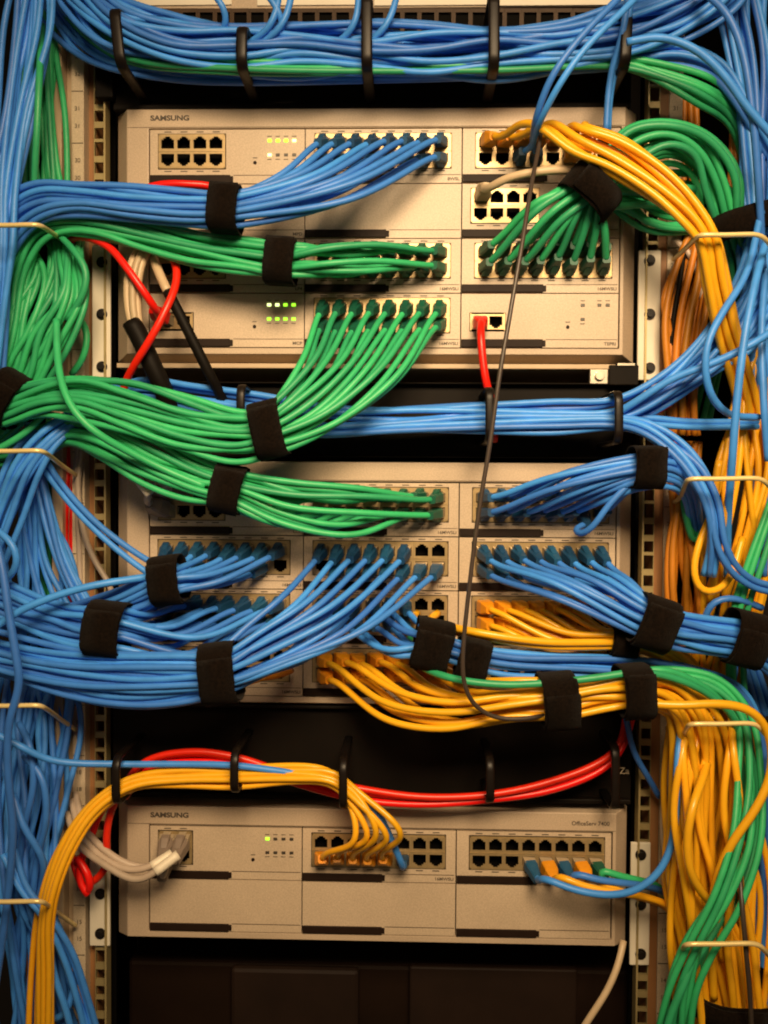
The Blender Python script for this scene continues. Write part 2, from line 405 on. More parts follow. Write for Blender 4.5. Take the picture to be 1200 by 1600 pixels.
PP = [(0, 1), (1, 1), (2, 1), (3, 1), (4, 1)]; used(2, 1, 0, PP + [(5, 1)])
used(2, 2, 0, [(3, 1), (4, 1), (5, 1), (6, 1), (7, 1)])
used(0, 0, 3, [(0, 0)]); used(1, 0, 0, [(0, 0), (0, 1), (1, 0)]); used(2, 0, 0, [(0, 0), (0, 1), (1, 0)])

sw1 = switch(0, 4, 'topmost ivory switch with four rows of cards, blue and green cables across its face', True,
             [(-1, (144, 173, 384, 590, (410, 491, 573))), (1, (998, 1030, 391, 594, (407, 491, 575)))])
sw2 = switch(1, 4, 'middle ivory switch nearly covered by blue and yellow cable bundles', False, None)
sw3 = switch(2, 2, 'lowest ivory switch with few yellow plugs and blank plates in its lower row', True,
             [(-1, (140, 172, 1318, 1478, (1340, 1396, 1458))), (1, (986, 1014, 1316, 1508, (1335, 1413, 1490)))])
card(sw1, 0, 0, 0, 8, ('gggw', 'w...')); card(sw1, 0, 1, 0, 16, label='8WSL'); card(sw1, 0, 2, 0, 16)
card(sw1, 0, 0, 1, 0, label='MPD'); card(sw1, 0, 1, 1, 0); card(sw1, 0, 2, 1, 8)
card(sw1, 0, 0, 2, 8, label='LP4'); card(sw1, 0, 1, 2, 16, label='16MWSLI'); card(sw1, 0, 2, 2, 16, label='16MWSLI')
card(sw1, 0, 0, 3, 2, ('wwgg', 'gggg'), label='MCP'); card(sw1, 0, 1, 3, 16, label='16MWSLI'); card(sw1, 0, 2, 3, 2, ('. ..', '.   '), label='TEPRI')
card(sw2, 1, 0, 0, 8, label='LCP')
for r in range(4):
    for c in range(3):
        if (r, c) != (0, 0): card(sw2, 1, c, r, 16, label='16MWSLI')
card(sw3, 2, 0, 0, 4, ('g...', '....')); card(sw3, 2, 1, 0, 16, label='16MWSLI'); card(sw3, 2, 2, 0, 16)
for c in range(3): card(sw3, 2, c, 1, 0)
text('model_lettering', 'OfficeServ 7400', 6.2, P(875, 740)[0], -.15, P(890, 740)[2], INK, sw2, 'LEFT', 0.1)
text('model_lettering', 'OfficeServ 7400', 5.0, P(893, 1287)[0], -.15, P(920, 1287)[2], INK, sw3, 'LEFT', 0.06)

# shelf lips below the switches, black blanking panels, the panel behind the top bundle
def slab(name, m, px0, px1, py0, py1, d0, d1, parent=None, bevel=0):
    a = P(px0, py0, d0); b = P(px1, py1, d0)
    return MB().box(a[0], b[0], -d0, -d1, b[2], a[2]).build(name, m, parent, bevel=bevel)
sh = empty('rack_shelf', P(590, 573, 0), 'narrow ivory shelf lip running under the topmost switch', 'shelf')
slab('lip', POST, 182, 962, 567, 577, 2, -120, sh, .8)
br = slab('bracket', STEEL, 922, 950, 575, 600, 1, -6, sh, .6)
q = P(937, 587, 2); MB().disc(q[0], q[2], 4.0, -4, -1.05).build('bracket_screw', STEEL, br, bevel=.4)
slab('latch', PANEL, 952, 998, 570, 602, 4, -20, sh, 1)
slab('latch_plate', STEEL, 965, 992, 567.5, 571, 6, 4.2, sh)
PANELS = []
for (y0, y1, lab) in ((96, 168, 'upper black cable manager panel behind the big blue bundle'), (596, 716, 'black cable manager panel between the top and middle switches'), (1104, 1250, 'black cable manager panel between the middle and lowest switches')):
    e = empty('cable_manager', P(585, y1, 0), lab, 'cable manager', 'black cable managers')
    slab('face_plate', PANEL, 176, 986, y0, y1, -8, -14, e, 1)
    slab('bottom_flange', PANEL, 176, 986, y1 - 5, y1, 0, -7.9, e, 1)
    slab('top_flange', PANEL, 176, 986, y0, y0 + 5, 0, -7.9, e, 1)
    PANELS.append(e)
q = P(968, 1205, -7); text('lettering', 'Za', 8, q[0], 7.7, q[2], LABEL, PANELS[2], 'LEFT')
slab('edge_bracket', PANEL, 148, 176, 96, 152, 2, -7, PANELS[0], 1)
# ports panel at the very top
tp = empty('jack_panel', P(600, 62, -10), 'ivory patch panel with a row of black sockets at the top edge', 'jack panel')
slab('panel_body', PAINT, 120, 1000, -75, 9, -12, -40, tp, .6)
slab('socket_strip', BLACK, 120, 1000, 9, 64, -14, -40, tp)
pw = 26.6
for k in range(30):
    x = 150 + k * pw
    if x > 985: break
    b = MB()
    for (a0, a1, b0, b1) in ((0, pw - .4, 14, 20), (0, 3, 20, 52), (pw - 3.4, pw - .4, 20, 52), (0, pw - .4, 52, 57)):
        p0 = P(x + a0, b0, -12); p1 = P(x + a1, b1, -12); b.box(p0[0], p1[0], 11, 13.9, p1[2], p0[2])
    b.build('socket', SOCK, tp)
for (xa, xb) in ((205, 362), (402, 565), (585, 768), (780, 975)):
    slab('label_card', CARD, xa, xb, -20, 7, -10.5, -11.9, tp)
# lower shelf in the dark below the lowest switch
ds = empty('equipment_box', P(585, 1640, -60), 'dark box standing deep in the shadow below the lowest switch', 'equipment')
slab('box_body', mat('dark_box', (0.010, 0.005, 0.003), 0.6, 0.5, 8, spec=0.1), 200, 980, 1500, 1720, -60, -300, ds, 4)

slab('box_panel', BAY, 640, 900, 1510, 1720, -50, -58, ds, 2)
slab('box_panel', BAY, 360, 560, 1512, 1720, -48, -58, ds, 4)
# ------------------------------------------------------------------ cable management rings
def sweep_flat(path, hw, ht, closed, axis=(1, 0, 0)):
    """flat strap section swept along a path lying in the plane across axis"""
    p = np.array(path); n = len(p); ax = np.array(axis, float); rs = []
    for i in range(n):
        a = p[(i - 1) % n] if closed or i > 0 else p[i]; b = p[(i + 1) % n] if closed or i < n - 1 else p[i]
        t = b - a; t /= np.linalg.norm(t) + 1e-9; nn = np.cross(ax, t)
        rs.append([p[i] + ax * sx * hw + nn * sy * ht for sx, sy in ((-1, -.6), (-.6, -1), (.6, -1), (1, -.6), (1, .6), (.6, 1), (-.6, 1), (-1, .6))])
    return rs
def d_ring(px, y0, y1, D, label, hwpx=6, lean=0):
    a = P(px, y0, D); b = P(px + lean, y1, D); x = (a[0] + b[0]) / 2; zt, zb = a[2], b[2]
    R = 9.0; path = []
    for (cy, cz, a0) in ((-D + R, zt - R, 90), (-D + R, zb + R, 180)):
        for k in range(7):
            t = math.radians(a0 + 15 * k); f = (zt - cz - R) if False else 0
            path.append((cy + R * math.cos(t), cz + R * math.sin(t)))
    pts = [(7.5, zt)] + path + [(7.5, zb)]
    sh = b[0] - a[0]
    pts3 = [(x + sh * ((zt - z) / (zt - zb) - .5), y, z) for y, z in pts]
    e = MB().rings(sweep_flat(pts3, hwpx * mmpx(D) , 1.7, False)).build('cable_ring', RING, None, origin=(x, 7.5, (zt + zb) / 2), smooth=True)
    tag(e, label, 'cable ring', 'black plastic cable rings')
    return e
tops = [(178, 10, 100, 10), (378, 38, 102, -1), (573, -12, 102, 0), (772, -12, 102, 0), (980, 16, 100, -3)]
for (x, y0, y1, l), lab in zip(tops, ('black leaning ring at the left end of the top blue bundle', 'second black ring from the left around the top blue bundle', 'middle black ring around the top blue bundle', 'fourth black ring from the left around the top blue bundle', 'brown-black ring at the right end of the top blue bundle')):
    d_ring(x, y0, y1, 62, lab, 8.5, l)
for (x, y0, y1, D, lab) in ((376, 602, 652, 58, 'small black ring beside the green bundle strap above the middle switch'), (765, 606, 688, 60, 'black ring holding the blue bundle below the short red cable'), (967, 612, 690, 60, 'black ring with bright worn top at the right end of the middle blue bundle'),
                           (181, 1186, 1258, 62, 'black ring at the left bend of the yellow cables'), (366, 1178, 1240, 62, 'black ring over the red and yellow cables above the lowest switch logo'), (536, 1190, 1265, 62, 'black ring where the yellow cables turn down to their plugs'), (766, 1188, 1256, 50, 'black ring holding only the two red cables'), (962, 1168, 1266, 40, 'dark ring at the right end of the red cables')):
    d_ring(x, y0, y1, D, lab, 6.5)
def wire_ring(pts, label, r=1.9):
    c = spline([P(*p) for p in pts], 3)
    o = bpy.data.objects.new('wire_ring', tube_mesh('wire_ring', [(c - c[0], r, 0)], [BRASS])); C.objects.link(o); o.location = c[0] * S
    tag(o, label, 'wire ring', 'brass wire rings on the uprights')
def wr_left(y, xe, label, d=95):
    wire_ring([(118, y + 38, 0), (95, y + 22, 30), (xe + 6, y + 3, d - 6), (xe, y, d), (xe - 8, y, d), (10, y + 1, d), (-60, y + 1, d), (-80, y + 5, d - 10), (-60, y + 40, 20), (-50, y + 45, 0)], label)
wr_left(351, 60, 'brass wire ring on the left upright under the upper blue bundle')
wr_left(704, 64, 'brass wire ring with orange glint on the left below the green bundles')
wr_left(1102, 62, 'yellowish wire ring on the left just under the lower blue bundles')
wr_left(1408, 64, 'brass wire ring on the left crossing the yellow cables')
def wr_right(y, xs, xe, label, d=95, tail=1):
    pts = [(1052, y + 38, 0), (1062, y + 30, 30), (xs - 5, y + 4, d - 8), (xs, y, d), (xs + 8, y, d), ((xs + xe) / 2, y, d), (xe - 8, y - 1, d), (xe, y, d)]
    if tail: pts += [(xe + 14, y + 14, d - 8), (xe + 30, y + 40, 40), (xe + 35, y + 60, 0)]
    wire_ring(pts, label)
wr_right(367, 1094, 1188, 'brass wire ring on the right around the yellow bundle beside the topmost switch', 92, 1)
wr_right(748, 1078, 1190, 'brass wire ring on the right in front of the blue cable loops')
wr_right(1131, 1080, 1180, 'brass wire ring at the top of the hanging yellow cables on the right')
wr_right(1475, 1074, 1184, 'pale brass wire ring low on the right across green cables', 110)

# ------------------------------------------------------------------ cables
BOOT = {}
def boot_mesh(kind, m):
    key = (kind, m.name)
    if key in BOOT: return BOOT[key]
    b = MB()
    def ring(y, w, h, c=.28, dz=0):
        a = min(w, h) * c
        return [(sx, y, sz + dz) for sx, sz in ((-w + a, -h), (w - a, -h), (w, -h + a), (w, h - a), (w - a, h), (-w + a, h), (-w, h - a), (-w, -h + a))]
    if kind == 'hump':
        b.rings([ring(-3.6, 5.3, 4.4), ring(-7, 5.3, 4.4), ring(-10, 4.9, 4.2), ring(-16, 4.0, 3.9), ring(-20, 3.6, 3.6), ring(-23, 3.35, 3.35, .4)])
        b.rings([ring(-3.4, 3.0, 2.4, .3, 4.9), ring(-7, 2.9, 2.3, .3, 4.9), ring(-11, 2.5, 1.6, .3, 4.1), ring(-14, 2.0, .7, .3, 3.6)])
        for y in (-12.5, -15.5, -18.5): b.rings([ring(y, 4.75 - .06 * (-y), 4.6 - .05 * (-y), .4), ring(y - 1.1, 4.7 - .06 * (-y), 4.55 - .05 * (-y), .4)])
    else:
        b.rings([ring(-4.6, 5.5, 5.2, .18), ring(-5.2, 5.9, 5.6, .18), ring(-14, 5.8, 5.4, .18), ring(-18, 4.6, 4.4), ring(-21, 3.5, 3.5, .4)])
    me = bpy.data.meshes.new('boot'); me.from_pydata((np.array(b.v) * S).tolist(), [], b.f); me.materials.append(m)
    BOOT[key] = me
    return me
def plug_mesh():
    if 'plug' in BOOT: return BOOT['plug']
    b = MB().box(-5.1, 5.1, -5.6, 6, -3.9, 3.9); b.box(-2.6, 2.6, -4.6, 5, 3.95, 5.2); b.box(-1.6, 1.6, -6.5, -4.7, 4.3, 5.6)
    me = bpy.data.meshes.new('plug'); me.from_pydata((np.array(b.v) * S).tolist(), [], b.f); me.materials.append(PLUG); BOOT['plug'] = me
    return me
N_CABLE = [0]; CABLES = []
STUFF = []                                     # (line, radius, colour) of the deep cables that read as one mass
ORD = ('first', 'second', 'third', 'fourth', 'fifth', 'sixth', 'seventh', 'eighth')
UN = ('top', 'middle', 'lowest'); CN = ('left', 'centre', 'right')
UNSEEN = {67, 132, 204, 268, 276, 286, 289, 294, 395, 530, 533, 535, 537}; MASSED = {2, 4, 6, 8, 10, 12, 17, 18, 19, 20, 21, 25, 26, 28, 40, 55, 57, 59, 61, 63, 65, 66, 69, 70, 71, 72, 75, 79, 83, 84, 88, 93, 94, 95, 97, 98, 99, 100, 101, 103, 104, 119, 121, 123, 125, 127, 128, 129, 133, 134, 136, 138, 140, 146, 147, 148, 149, 151, 155, 157, 164, 166, 175, 178, 179, 180, 184, 186, 188, 190, 192, 194, 196, 202, 203, 206, 207, 208, 209, 210, 214, 219, 220, 228, 234, 236, 241, 246, 252, 254, 258, 259, 260, 262, 263, 264, 265, 266, 270, 271, 273, 278, 279, 281, 284, 291, 292, 298, 301, 304, 305, 306, 307, 308, 309, 310, 311, 313, 314, 316, 321, 323, 325, 326, 327, 328, 329, 331, 334, 336, 337, 338, 340, 343, 346, 351, 353, 354, 356, 360, 361, 362, 363, 365, 366, 368, 369, 370, 371, 374, 377, 378, 379, 381, 382, 384, 385, 386, 387, 389, 390, 392, 393, 397, 398, 400, 403, 405, 406, 411, 413, 415, 416, 423, 424, 426, 430, 431, 436, 437, 441, 445, 448, 450, 451, 453, 455, 462, 463, 464, 465, 467, 468, 469, 470, 471, 473, 474, 476, 479, 480, 481, 483, 484, 485, 487, 489, 490, 491, 492, 493, 494, 495, 496, 500, 501, 503, 506, 508, 514, 517, 521, 522, 523, 524, 526, 528, 529, 531, 532, 534, 542, 543, 544, 548, 549}   # serials of cables the photo hides, and of the small rest beyond the 300 largest
SERIAL = [0]; o_serial = {}; MASSBOOT = {}
def put_boot(o, c0, boot):
    p, d, up, kind, bcol = boot
    d = d / np.linalg.norm(d); Y = -d; Zt = np.array([0, 0, 1.0 if up else -1.0]); X = np.cross(Y, Zt); X /= np.linalg.norm(X); Z = np.cross(X, Y)
    R3 = np.stack([X, Y, Z], 1)
    for nm, me in (('boot', boot_mesh(kind, BM[bcol])), ('plug', plug_mesh())):
        if o is None:                          # this cable belongs to the far mass: keep its plug there too
            v = np.array([x.co[:] for x in me.vertices]) / S
            MASSBOOT.setdefault(me.materials[0].name, []).append((v @ R3.T + p, [tuple(f.vertices) for f in me.polygons]))
            continue
        k = bpy.data.objects.new(nm, me); C.objects.link(k); k.parent = o
        k.location = (p - c0) * S; k.rotation_euler = Matrix(R3.tolist()).to_euler()
        if bcol == 'grey': k.scale = (1.25, 1.1, 1.3)
def cable(col, pts, label=None, group=None, r=2.62, name='patch_cable', cat='cable', boot=None, stuff=False, boot2=None):
    c = spline(pts)
    if stuff:
        STUFF.append((c, r, col)); return None
    if name == 'patch_cable':
        SERIAL[0] += 1; q = SERIAL[0]
        if q in UNSEEN: return None
        if q in MASSED:
            STUFF.append((c, r, col))
            if boot: put_boot(None, c[0] * 0, boot)
            return None
    o = bpy.data.objects.new(name, tube_mesh(name, [(c - c[0], r, 0)], [CM[col]])); C.objects.link(o); o.location = c[0] * S
    if name == 'patch_cable': o_serial[o.name] = q
    tag(o, label, cat, group); N_CABLE[0] += 1; CABLES.append(o)
    if boot: put_boot(o, c[0], boot)
    return o
def frame(st):
    q = np.array([s[:2] for s in st], float); out = []
    for i in range(len(q)):
        a = q[max(0, i - 1)]; b = q[min(len(q) - 1, i + 1)]; t = (b - a) / (np.linalg.norm(b - a) + 1e-9); out.append((t, np.array([-t[1], t[0]])))
    return out
def bundle(col, n, st, starts=None, what='', group='', r=2.62, seed=0, jit=.10, fan=(), tilt=.45, kind='hump', stuff=0, order=None, labels=None, cross=0.0, nob=False, fj=2.5, rz=2.5):
    """n cables along stations (px, py, depth, half width px[, half depth mm]); starts = sockets (u, c, r, col, row, n8)"""
    rg = random.Random(seed); fr = frame(st)
    sl = []
    for i in range(n):
        R = math.sqrt((i + .5) / n); t = i * 2.39996 + seed; sl.append((R * math.cos(t), R * math.sin(t)))
    S3 = []
    if starts:
        pw = [port(*s) for s in starts]; t0, n0 = fr[0]
        c0 = P(st[0][0], st[0][1], 0)
        nw = np.array([n0[0], 0, -n0[1]]); tw = np.array([t0[0], 0, -t0[1]])
        u = np.array([(p - c0) @ nw for p in pw]); dist = np.array([-(p - c0) @ tw for p in pw])
        ang = np.array([math.atan2((p - c0) @ nw, 60 + abs((p - c0) @ tw)) for p in pw])
        rank = np.argsort(ang); sl.sort()
        grp = max(2, int(round(math.sqrt(n)))); slot = [None] * n
        for g in range(0, n, grp):
            ids = list(rank[g:g + grp]); ss = sl[g:g + grp]
            ids.sort(key=lambda i: dist[i]); ss.sort(key=lambda s: s[1])
            for i, s in zip(ids, ss): slot[i] = s
        mx = max(np.max(np.linalg.norm(np.array(pw) - c0, axis=1)), 1)
    else:
        slot = sl
    for i in range(n):
        uu, vv = slot[i]; pts = []; ph = rg.uniform(0, 6.28); phv = rg.uniform(0, 6.28); fq = rg.uniform(.5, 1.3)
        for k, s in enumerate(st):
            px, py, d, rw = s[:4]; rwm = rw * mmpx(d)
            rd = s[4] if len(s) > 4 else max(r * 1.05, n * r * r * 1.05 / max(rwm, r))
            j = jit * (0.4 + 0.6 * rg.random())
            a = uu + j * math.sin(ph + k * fq * 1.7) * 1.6; b = vv + j * math.sin(phv + k * fq * 1.3)
            nx, ny = fr[k][1]
            pts.append(P(px + a * rw * nx, py + a * rw * ny, d + b * rd))
        lab, bt = what, None
        if starts:
            s = starts[i]; p = pw[i]; w0 = pts[0] - p; w0[1] = 0; L = np.linalg.norm(w0); wd = w0 / (L + 1e-9)
            lean = tilt * min(1, L / 60) * (.8 + .4 * rg.random())
            d = np.array([wd[0] * lean * (.6 if kind == 'hump' else 1), -1.0, wd[2] * lean - (.12 if kind == 'hump' else 0) + rg.uniform(-.06, .06)]); d /= np.linalg.norm(d)
            p0 = p + d * 19.0; p1 = p0 + d * 7 + wd * 5
            mids = []; rzi = rg.uniform(-1, 1) * rz
            for (t, dx, dz, dd) in fan:
                k = L / mx; m = p1 * (1 - t) + pts[0] * t + np.array([dx, -dd, dz]) * k
                sp_ = uu * fj * 4 * t * (1 - t) * k
                mids.append(m + np.array([rg.uniform(-1, 1) * 2.5 * k + fr[0][1][0] * sp_, rg.uniform(-1, 1) * 2.5, rzi * (1 - t) * 1.6 * k - fr[0][1][1] * sp_]))
            pts = [p0, p1] + mids + pts
            bt = (p, d, s[4] == 0, kind, col) if not nob else None
            rows = ('upper ', 'lower ')[s[4]]
            lab = f"{col} cable in {ORD[s[3]]} {rows}socket of the {UN[s[0]]} switch's {CN[s[1]]} {ORD[s[2]]}-row card"
        if labels: lab = labels[i] if isinstance(labels, list) else labels
        cable(col, pts, lab, group, r, boot=bt, stuff=(i < stuff and not starts))
def sp(u, c, r, spec, n8=False): return [(u, c, r, i, k, n8) for i, k in spec]

def strap(px, py, d, ang, hw, hl, rd, label, wob=0.05, seed=1):
    """hook-and-loop band: ang = direction of the bundle in the picture (degrees, y down), hw = half width along it, hl = half height across it"""
    rg = random.Random(seed); c = P(px, py, d); k = mmpx(d); a = math.radians(ang); rd *= 1.5; hl += 2
    T = np.array([math.cos(a), 0, -math.sin(a)]); N = np.array([math.sin(a), 0, math.cos(a)]); Y = np.array([0, -1.0, 0])
    hwm, hlm = hw * k, hl * k; n = 40; prof = []
    def pt(t, off, s):
        e = 2.6; ct, st_ = math.cos(t), math.sin(t)
        x = math.copysign(abs(ct) ** (2 / e), ct) * (hlm + off); y = math.copysign(abs(st_) ** (2 / e), st_) * (rd + off)
        return c + N * x + Y * y + T * s
    w1 = [rg.uniform(-1, 1) * wob * hwm for _ in range(n)]
    rs = []
    for i in range(n):
        t = 2 * math.pi * i / n; wv = w1[i] * .5 + .04 * hwm * math.sin(2 * t)
        rs.append([pt(t, -.3, -hwm + wv), pt(t, .9, -hwm + wv), pt(t, 1.3, -hwm * .8 + wv), pt(t, 1.3, hwm * .8 + wv), pt(t, .9, hwm + wv), pt(t, -.3, hwm + wv)])
    b = MB(); b.rings(rs, close=True)
    rs2 = []
    for i in range(13):                        # the loose overlapping end
        t = math.radians(150 - 110 * i / 12 + seed * 17 % 40); lift = 1.5 + (i / 12) ** 3 * 2.2; w = hwm * (.93 - .03 * math.sin(i))
        sk = hwm * .08 * (i / 12)
        rs2.append([pt(t, lift, -w + sk), pt(t, lift + 1.3, -w + sk), pt(t, lift + 1.3, w + sk), pt(t, lift, w + sk)])
    b.rings(rs2)
    for _ in range(170):                       # stray fibres along the edges and over the face
        t = rg.uniform(0, 2 * math.pi); e = rg.random() < .6; sd = rg.choice((-1, 1))
        s0 = sd * hwm if e else rg.uniform(-.95, .95) * hwm
        o0 = rg.uniform(.2, 1.2) if e else 1.2
        p0 = pt(t, o0, s0); p1 = pt(t + rg.uniform(-.05, .05), o0 + rg.uniform(.1, 1.1) + (0 if e else .5), s0 + (sd * rg.uniform(.5, 1.6) if e else rg.uniform(-.9, .9)))
        q = len(b.v); w_ = np.array([rg.uniform(-.13, .13) for _ in range(3)]); w2 = np.array([rg.uniform(-.13, .13) for _ in range(3)])
        b.v += [tuple(p0 + w_), tuple(p0 - w_), tuple(p0 + w2), tuple(p1)]; b.f += [(q, q + 1, q + 3), (q + 1, q + 2, q + 3), (q + 2, q, q + 3)]
    o = b.build('cable_strap', VELCRO, None, origin=c, smooth=True)
    tag(o, label, 'cable strap', 'black hook-and-loop straps')

# --- top switch, centre first row: blue bundle to the left
bundle('blue', 16, [(356, 328, 58, 28), (300, 327, 58, 28), (200, 320, 58, 29), (120, 313, 58, 31), (60, 318, 56, 34), (14, 352, 48, 34), (-25, 430, 40, 30), (-45, 560, 40, 30)],
       sp(0, 1, 0, PA), group='blue cables of the upper left bundle', seed=2, fan=((.45, 10, -16, 20),))
strap(353, 327, 58, 4, 23, 32, 11.5, 'black strap around the blue bundle leaving the top switch', seed=3)
# --- top switch, centre third row: green to the left
bundle('green', 16, [(439, 409, 44, 27), (380, 402, 44, 28), (300, 388, 42, 30), (220, 366, 40, 27), (150, 352, 40, 20), (100, 350, 38, 18), (55, 362, 34, 22), (20, 420, 30, 30), (5, 520, 30, 30), (-40, 640, 30, 30)],
       sp(0, 1, 2, PB), group='green cables of the bundle across the top switch', seed=4, fj=7, rz=7, fan=((.35, 0, -3, 13), (.7, 0, -2, 14)), tilt=.5)
strap(439, 410, 44, 3, 23, 31, 11, 'black strap around the green bundle crossing the third row', seed=5)
# --- top switch, centre fourth row: green sweeping down to the left
bundle('green', 16, [(421, 672, 76, 42), (370, 680, 76, 44), (290, 664, 74, 46), (200, 636, 72, 46), (120, 617, 66, 38), (60, 622, 60, 30), (10, 640, 52, 28), (-50, 660, 40, 26)],
       sp(0, 1, 3, PD), group='green cables of the sweeping bundle below the top switch', seed=6, fan=((.30, 6, -17, 20), (.68, 6, -15, 14)), tilt=.35)
strap(420, 671, 76, -14, 24, 41, 11, 'black strap around the big sweeping green bundle', seed=8)
# --- top switch, right third row: green up to the right, looping over
pc = sp(0, 2, 2, PC)
first = [s for s in pc if s[3] < 4]; last = [s for s in pc if s[3] >= 4]
bundle('green', 8, [(905, 296, 50, 26), (946, 272, 48, 28), (988, 222, 48, 30, 12), (1045, 204, 48, 27, 14), (1100, 228, 44, 30, 14), (1130, 285, 36, 34, 12), (1142, 345, 26, 30), (1160, 430, -5, 22), (1160, 560, -20, 25)],
       first, group='green cables looping at the upper right', r=3.0, seed=9, jit=.16, fan=((.5, 0, 6, 18),), tilt=.3)
bundle('green', 8, [(930, 310, 44, 26), (962, 300, 40, 32), (1015, 300, 26, 38, 14), (1075, 300, 16, 44, 14), (1125, 325, 14, 34), (1150, 370, 4, 24), (1165, 560, -25, 22)],
       last, group='green cables looping at the upper right', r=3.0, seed=10, jit=.16, fan=((.5, 0, 4, 14),), tilt=.3)
bundle('green', 5, [(950, 292, 44, 14), (1000, 250, 40, 18), (1050, 240, 36, 18), (1092, 268, 32, 18), (1116, 330, 24, 18), (1140, 420, 0, 14)],
       None, 'green cable in the inner arcs of the upper right loop', 'inner green loop cables', seed=18, jit=.25)
bundle('green', 6, [(940, 296, 26, 18), (975, 318, 22, 26), (1020, 345, 16, 24), (1080, 352, 10, 20), (1140, 352, 8, 16), (1170, 420, -10, 18)],
       None, 'dark green cable packed behind the yellow arch', 'green cables behind the yellow arch', seed=17, jit=.25)
strap(919, 303, 48, -50, 23, 40, 13, 'black strap tilted over the green cables above the third row', seed=11)
strap(1158, 352, 30, 72, 20, 44, 13, 'dark strap around green cables beside the upper right wire ring', seed=12)
# --- top switch, right first row: yellow arching to the right
bundle('yellow', 9, [(905, 214, 66, 30, 6), (960, 238, 70, 34, 7), (1035, 290, 74, 31, 8), (1086, 340, 76, 24), (1108, 372, 74, 20), (1120, 440, 66, 22), (1138, 520, 48, 24), (1166, 610, 20, 22), (1184, 720, 5, 20), (1182, 880, 0, 26), (1160, 1000, -5, 26)],
       sp(0, 2, 0, [(0, 0), (1, 0), (2, 0), (3, 0), (4, 0), (5, 0), (6, 0), (5, 1), (6, 1)]), group='yellow cables arching to the right', r=3.05, seed=13, fan=((.4, 0, 14, 18),), tilt=.25, kind='hood')
bundle('blue', 2, [(842, 190, 72, 10), (872, 130, 92, 22), (915, 75, 96, 22), (985, 5, 92, 26), (1040, -60, 80, 26)], sp(0, 2, 0, [(2, 1), (3, 1)]), group='blue cables rising across the yellow arch', seed=14, fan=((.5, 0, 0, 14),), tilt=.4, cross=1)
bundle('blue', 2, [(950, 205, 38, 7), (952, 150, 42, 8), (962, 100, 50, 10), (976, 60, 60, 9), (990, -60, 70, 10)], None, 'short blue cable running down behind the yellow arch', 'blue pair behind the arch', seed=15)
cable('beige', [port(0, 2, 1, 0, 0, True) + np.array([0, -19, 2]), P(762, 296, 34), P(790, 279, 46), P(840, 268, 52), P(880, 265, 50), P(905, 266, 46), P(935, 275, 34), P(980, 300, 10), P(1010, 350, -10)], 'beige cable curving from an upper socket of the second-row right card', None, 3.4,
      boot=(port(0, 2, 1, 0, 0, True), np.array([.15, -1, .12]), True, 'hood', 'beige'))
# --- red cables
q = np.array([ox(2, 0, True), 0, Z0[0] - HR * 3 - 24.3])
cable('red', [q + np.array([0, -19, -3]), P(751, 520, 32), P(754, 560, 34), P(760, 600, 34), P(768, 625, 28), P(772, 645, 15), P(772, 690, 5)], 'short red cable hanging from the fourth-row right card of the top switch', None, 3.3,
      boot=(q, np.array([0, -1, -.25]), True, 'hood', 'red'))
q = np.array([ox(0, 0, True), 0, Z0[0] - HR * 3 - 24.3])
cable('red', [q + np.array([-2, -19, 1]), P(243, 483, 36), P(226, 458, 44), P(208, 432, 46), P(190, 408, 44), P(170, 385, 40), P(135, 370, 38), P(112, 372, 30), P(108, 420, 0), P(106, 520, -20), P(104, 600, -20)], 'red cable plugged beside the black power lead, running up left', None, 3.3,
      boot=(q, np.array([-.45, -1, .35]), True, 'hood', 'red'))
cable('red', [P(262, 390, 30), P(275, 412, 36), P(276, 440, 42), P(262, 478, 52), P(235, 530, 54), P(210, 570, 46), P(195, 600, 34), P(188, 640, 20)], 'red cable hanging across the left fourth-row card', None, 3.3)
cable('red', [P(190, 330, 14), P(212, 302, 30), P(250, 288, 40), P(300, 288, 40), P(340, 293, 34), P(365, 320, 22), P(360, 360, 18)], 'red cable arching behind the upper blue bundle', 'red arch behind the blue bundle', 3.0)
cable('red', [P(200, 335, 10), P(222, 306, 24), P(258, 294, 32), P(300, 295, 32), P(334, 299, 28), P(352, 330, 18), P(340, 365, 16)], 'red cable arching behind the upper blue bundle', 'red arch behind the blue bundle', 3.0)
# --- beige and black leads beside the left cards
for k, (dx, d) in enumerate(((0, 30), (9, 33), (17, 30))):
    cable('beige', [P(236 + dx, 378, d - 14), P(214 + dx, 392, d), P(202 + dx, 420, d + 6), P(198 + dx, 460, d + 6), P(203 + dx * .8, 500, d + 6), P(214 + dx * .5, 530, d + 4)], 'beige lead bending down at the left edge of the top switch', 'beige leads at the left edge', 3.2)
cable('black', [P(205, 503, 37), P(220, 530, 37), P(237, 570, 36), P(256, 610, 30), P(268, 650, 14)], 'thick black sleeve below the beige leads', None, 8.0, 'power_lead', 'power lead')
cable('black', [P(262, 455, 42), P(280, 490, 44), P(305, 540, 42), P(330, 590, 36), P(348, 625, 22), P(355, 670, 8)], 'thin black power lead crossing the fourth-row card with the red cable', None, 4.6, 'power_lead', 'power lead')
cable('beige', [P(236, 385, 14), P(242, 410, 30), P(252, 435, 38), P(263, 458, 42)], 'pale end of the power lead above its black sleeve', None, 4.0)
# --- thin wire hanging in front of everything
cable('brown', [P(846, 205, 50), P(840, 240, 62), P(831, 285, 80), P(816, 380, 98), P(797, 490, 106), P(780, 590, 110), P(766, 690, 110), P(748, 800, 108), P(733, 920, 106), P(724, 1010, 104), P(724, 1062, 102), P(738, 1098, 98), P(770, 1120, 92), P(812, 1124, 90), P(850, 1118, 84)], 'thin grey-brown wire hanging down in front of two switches', None, 1.75, 'hanging_wire', 'wire')

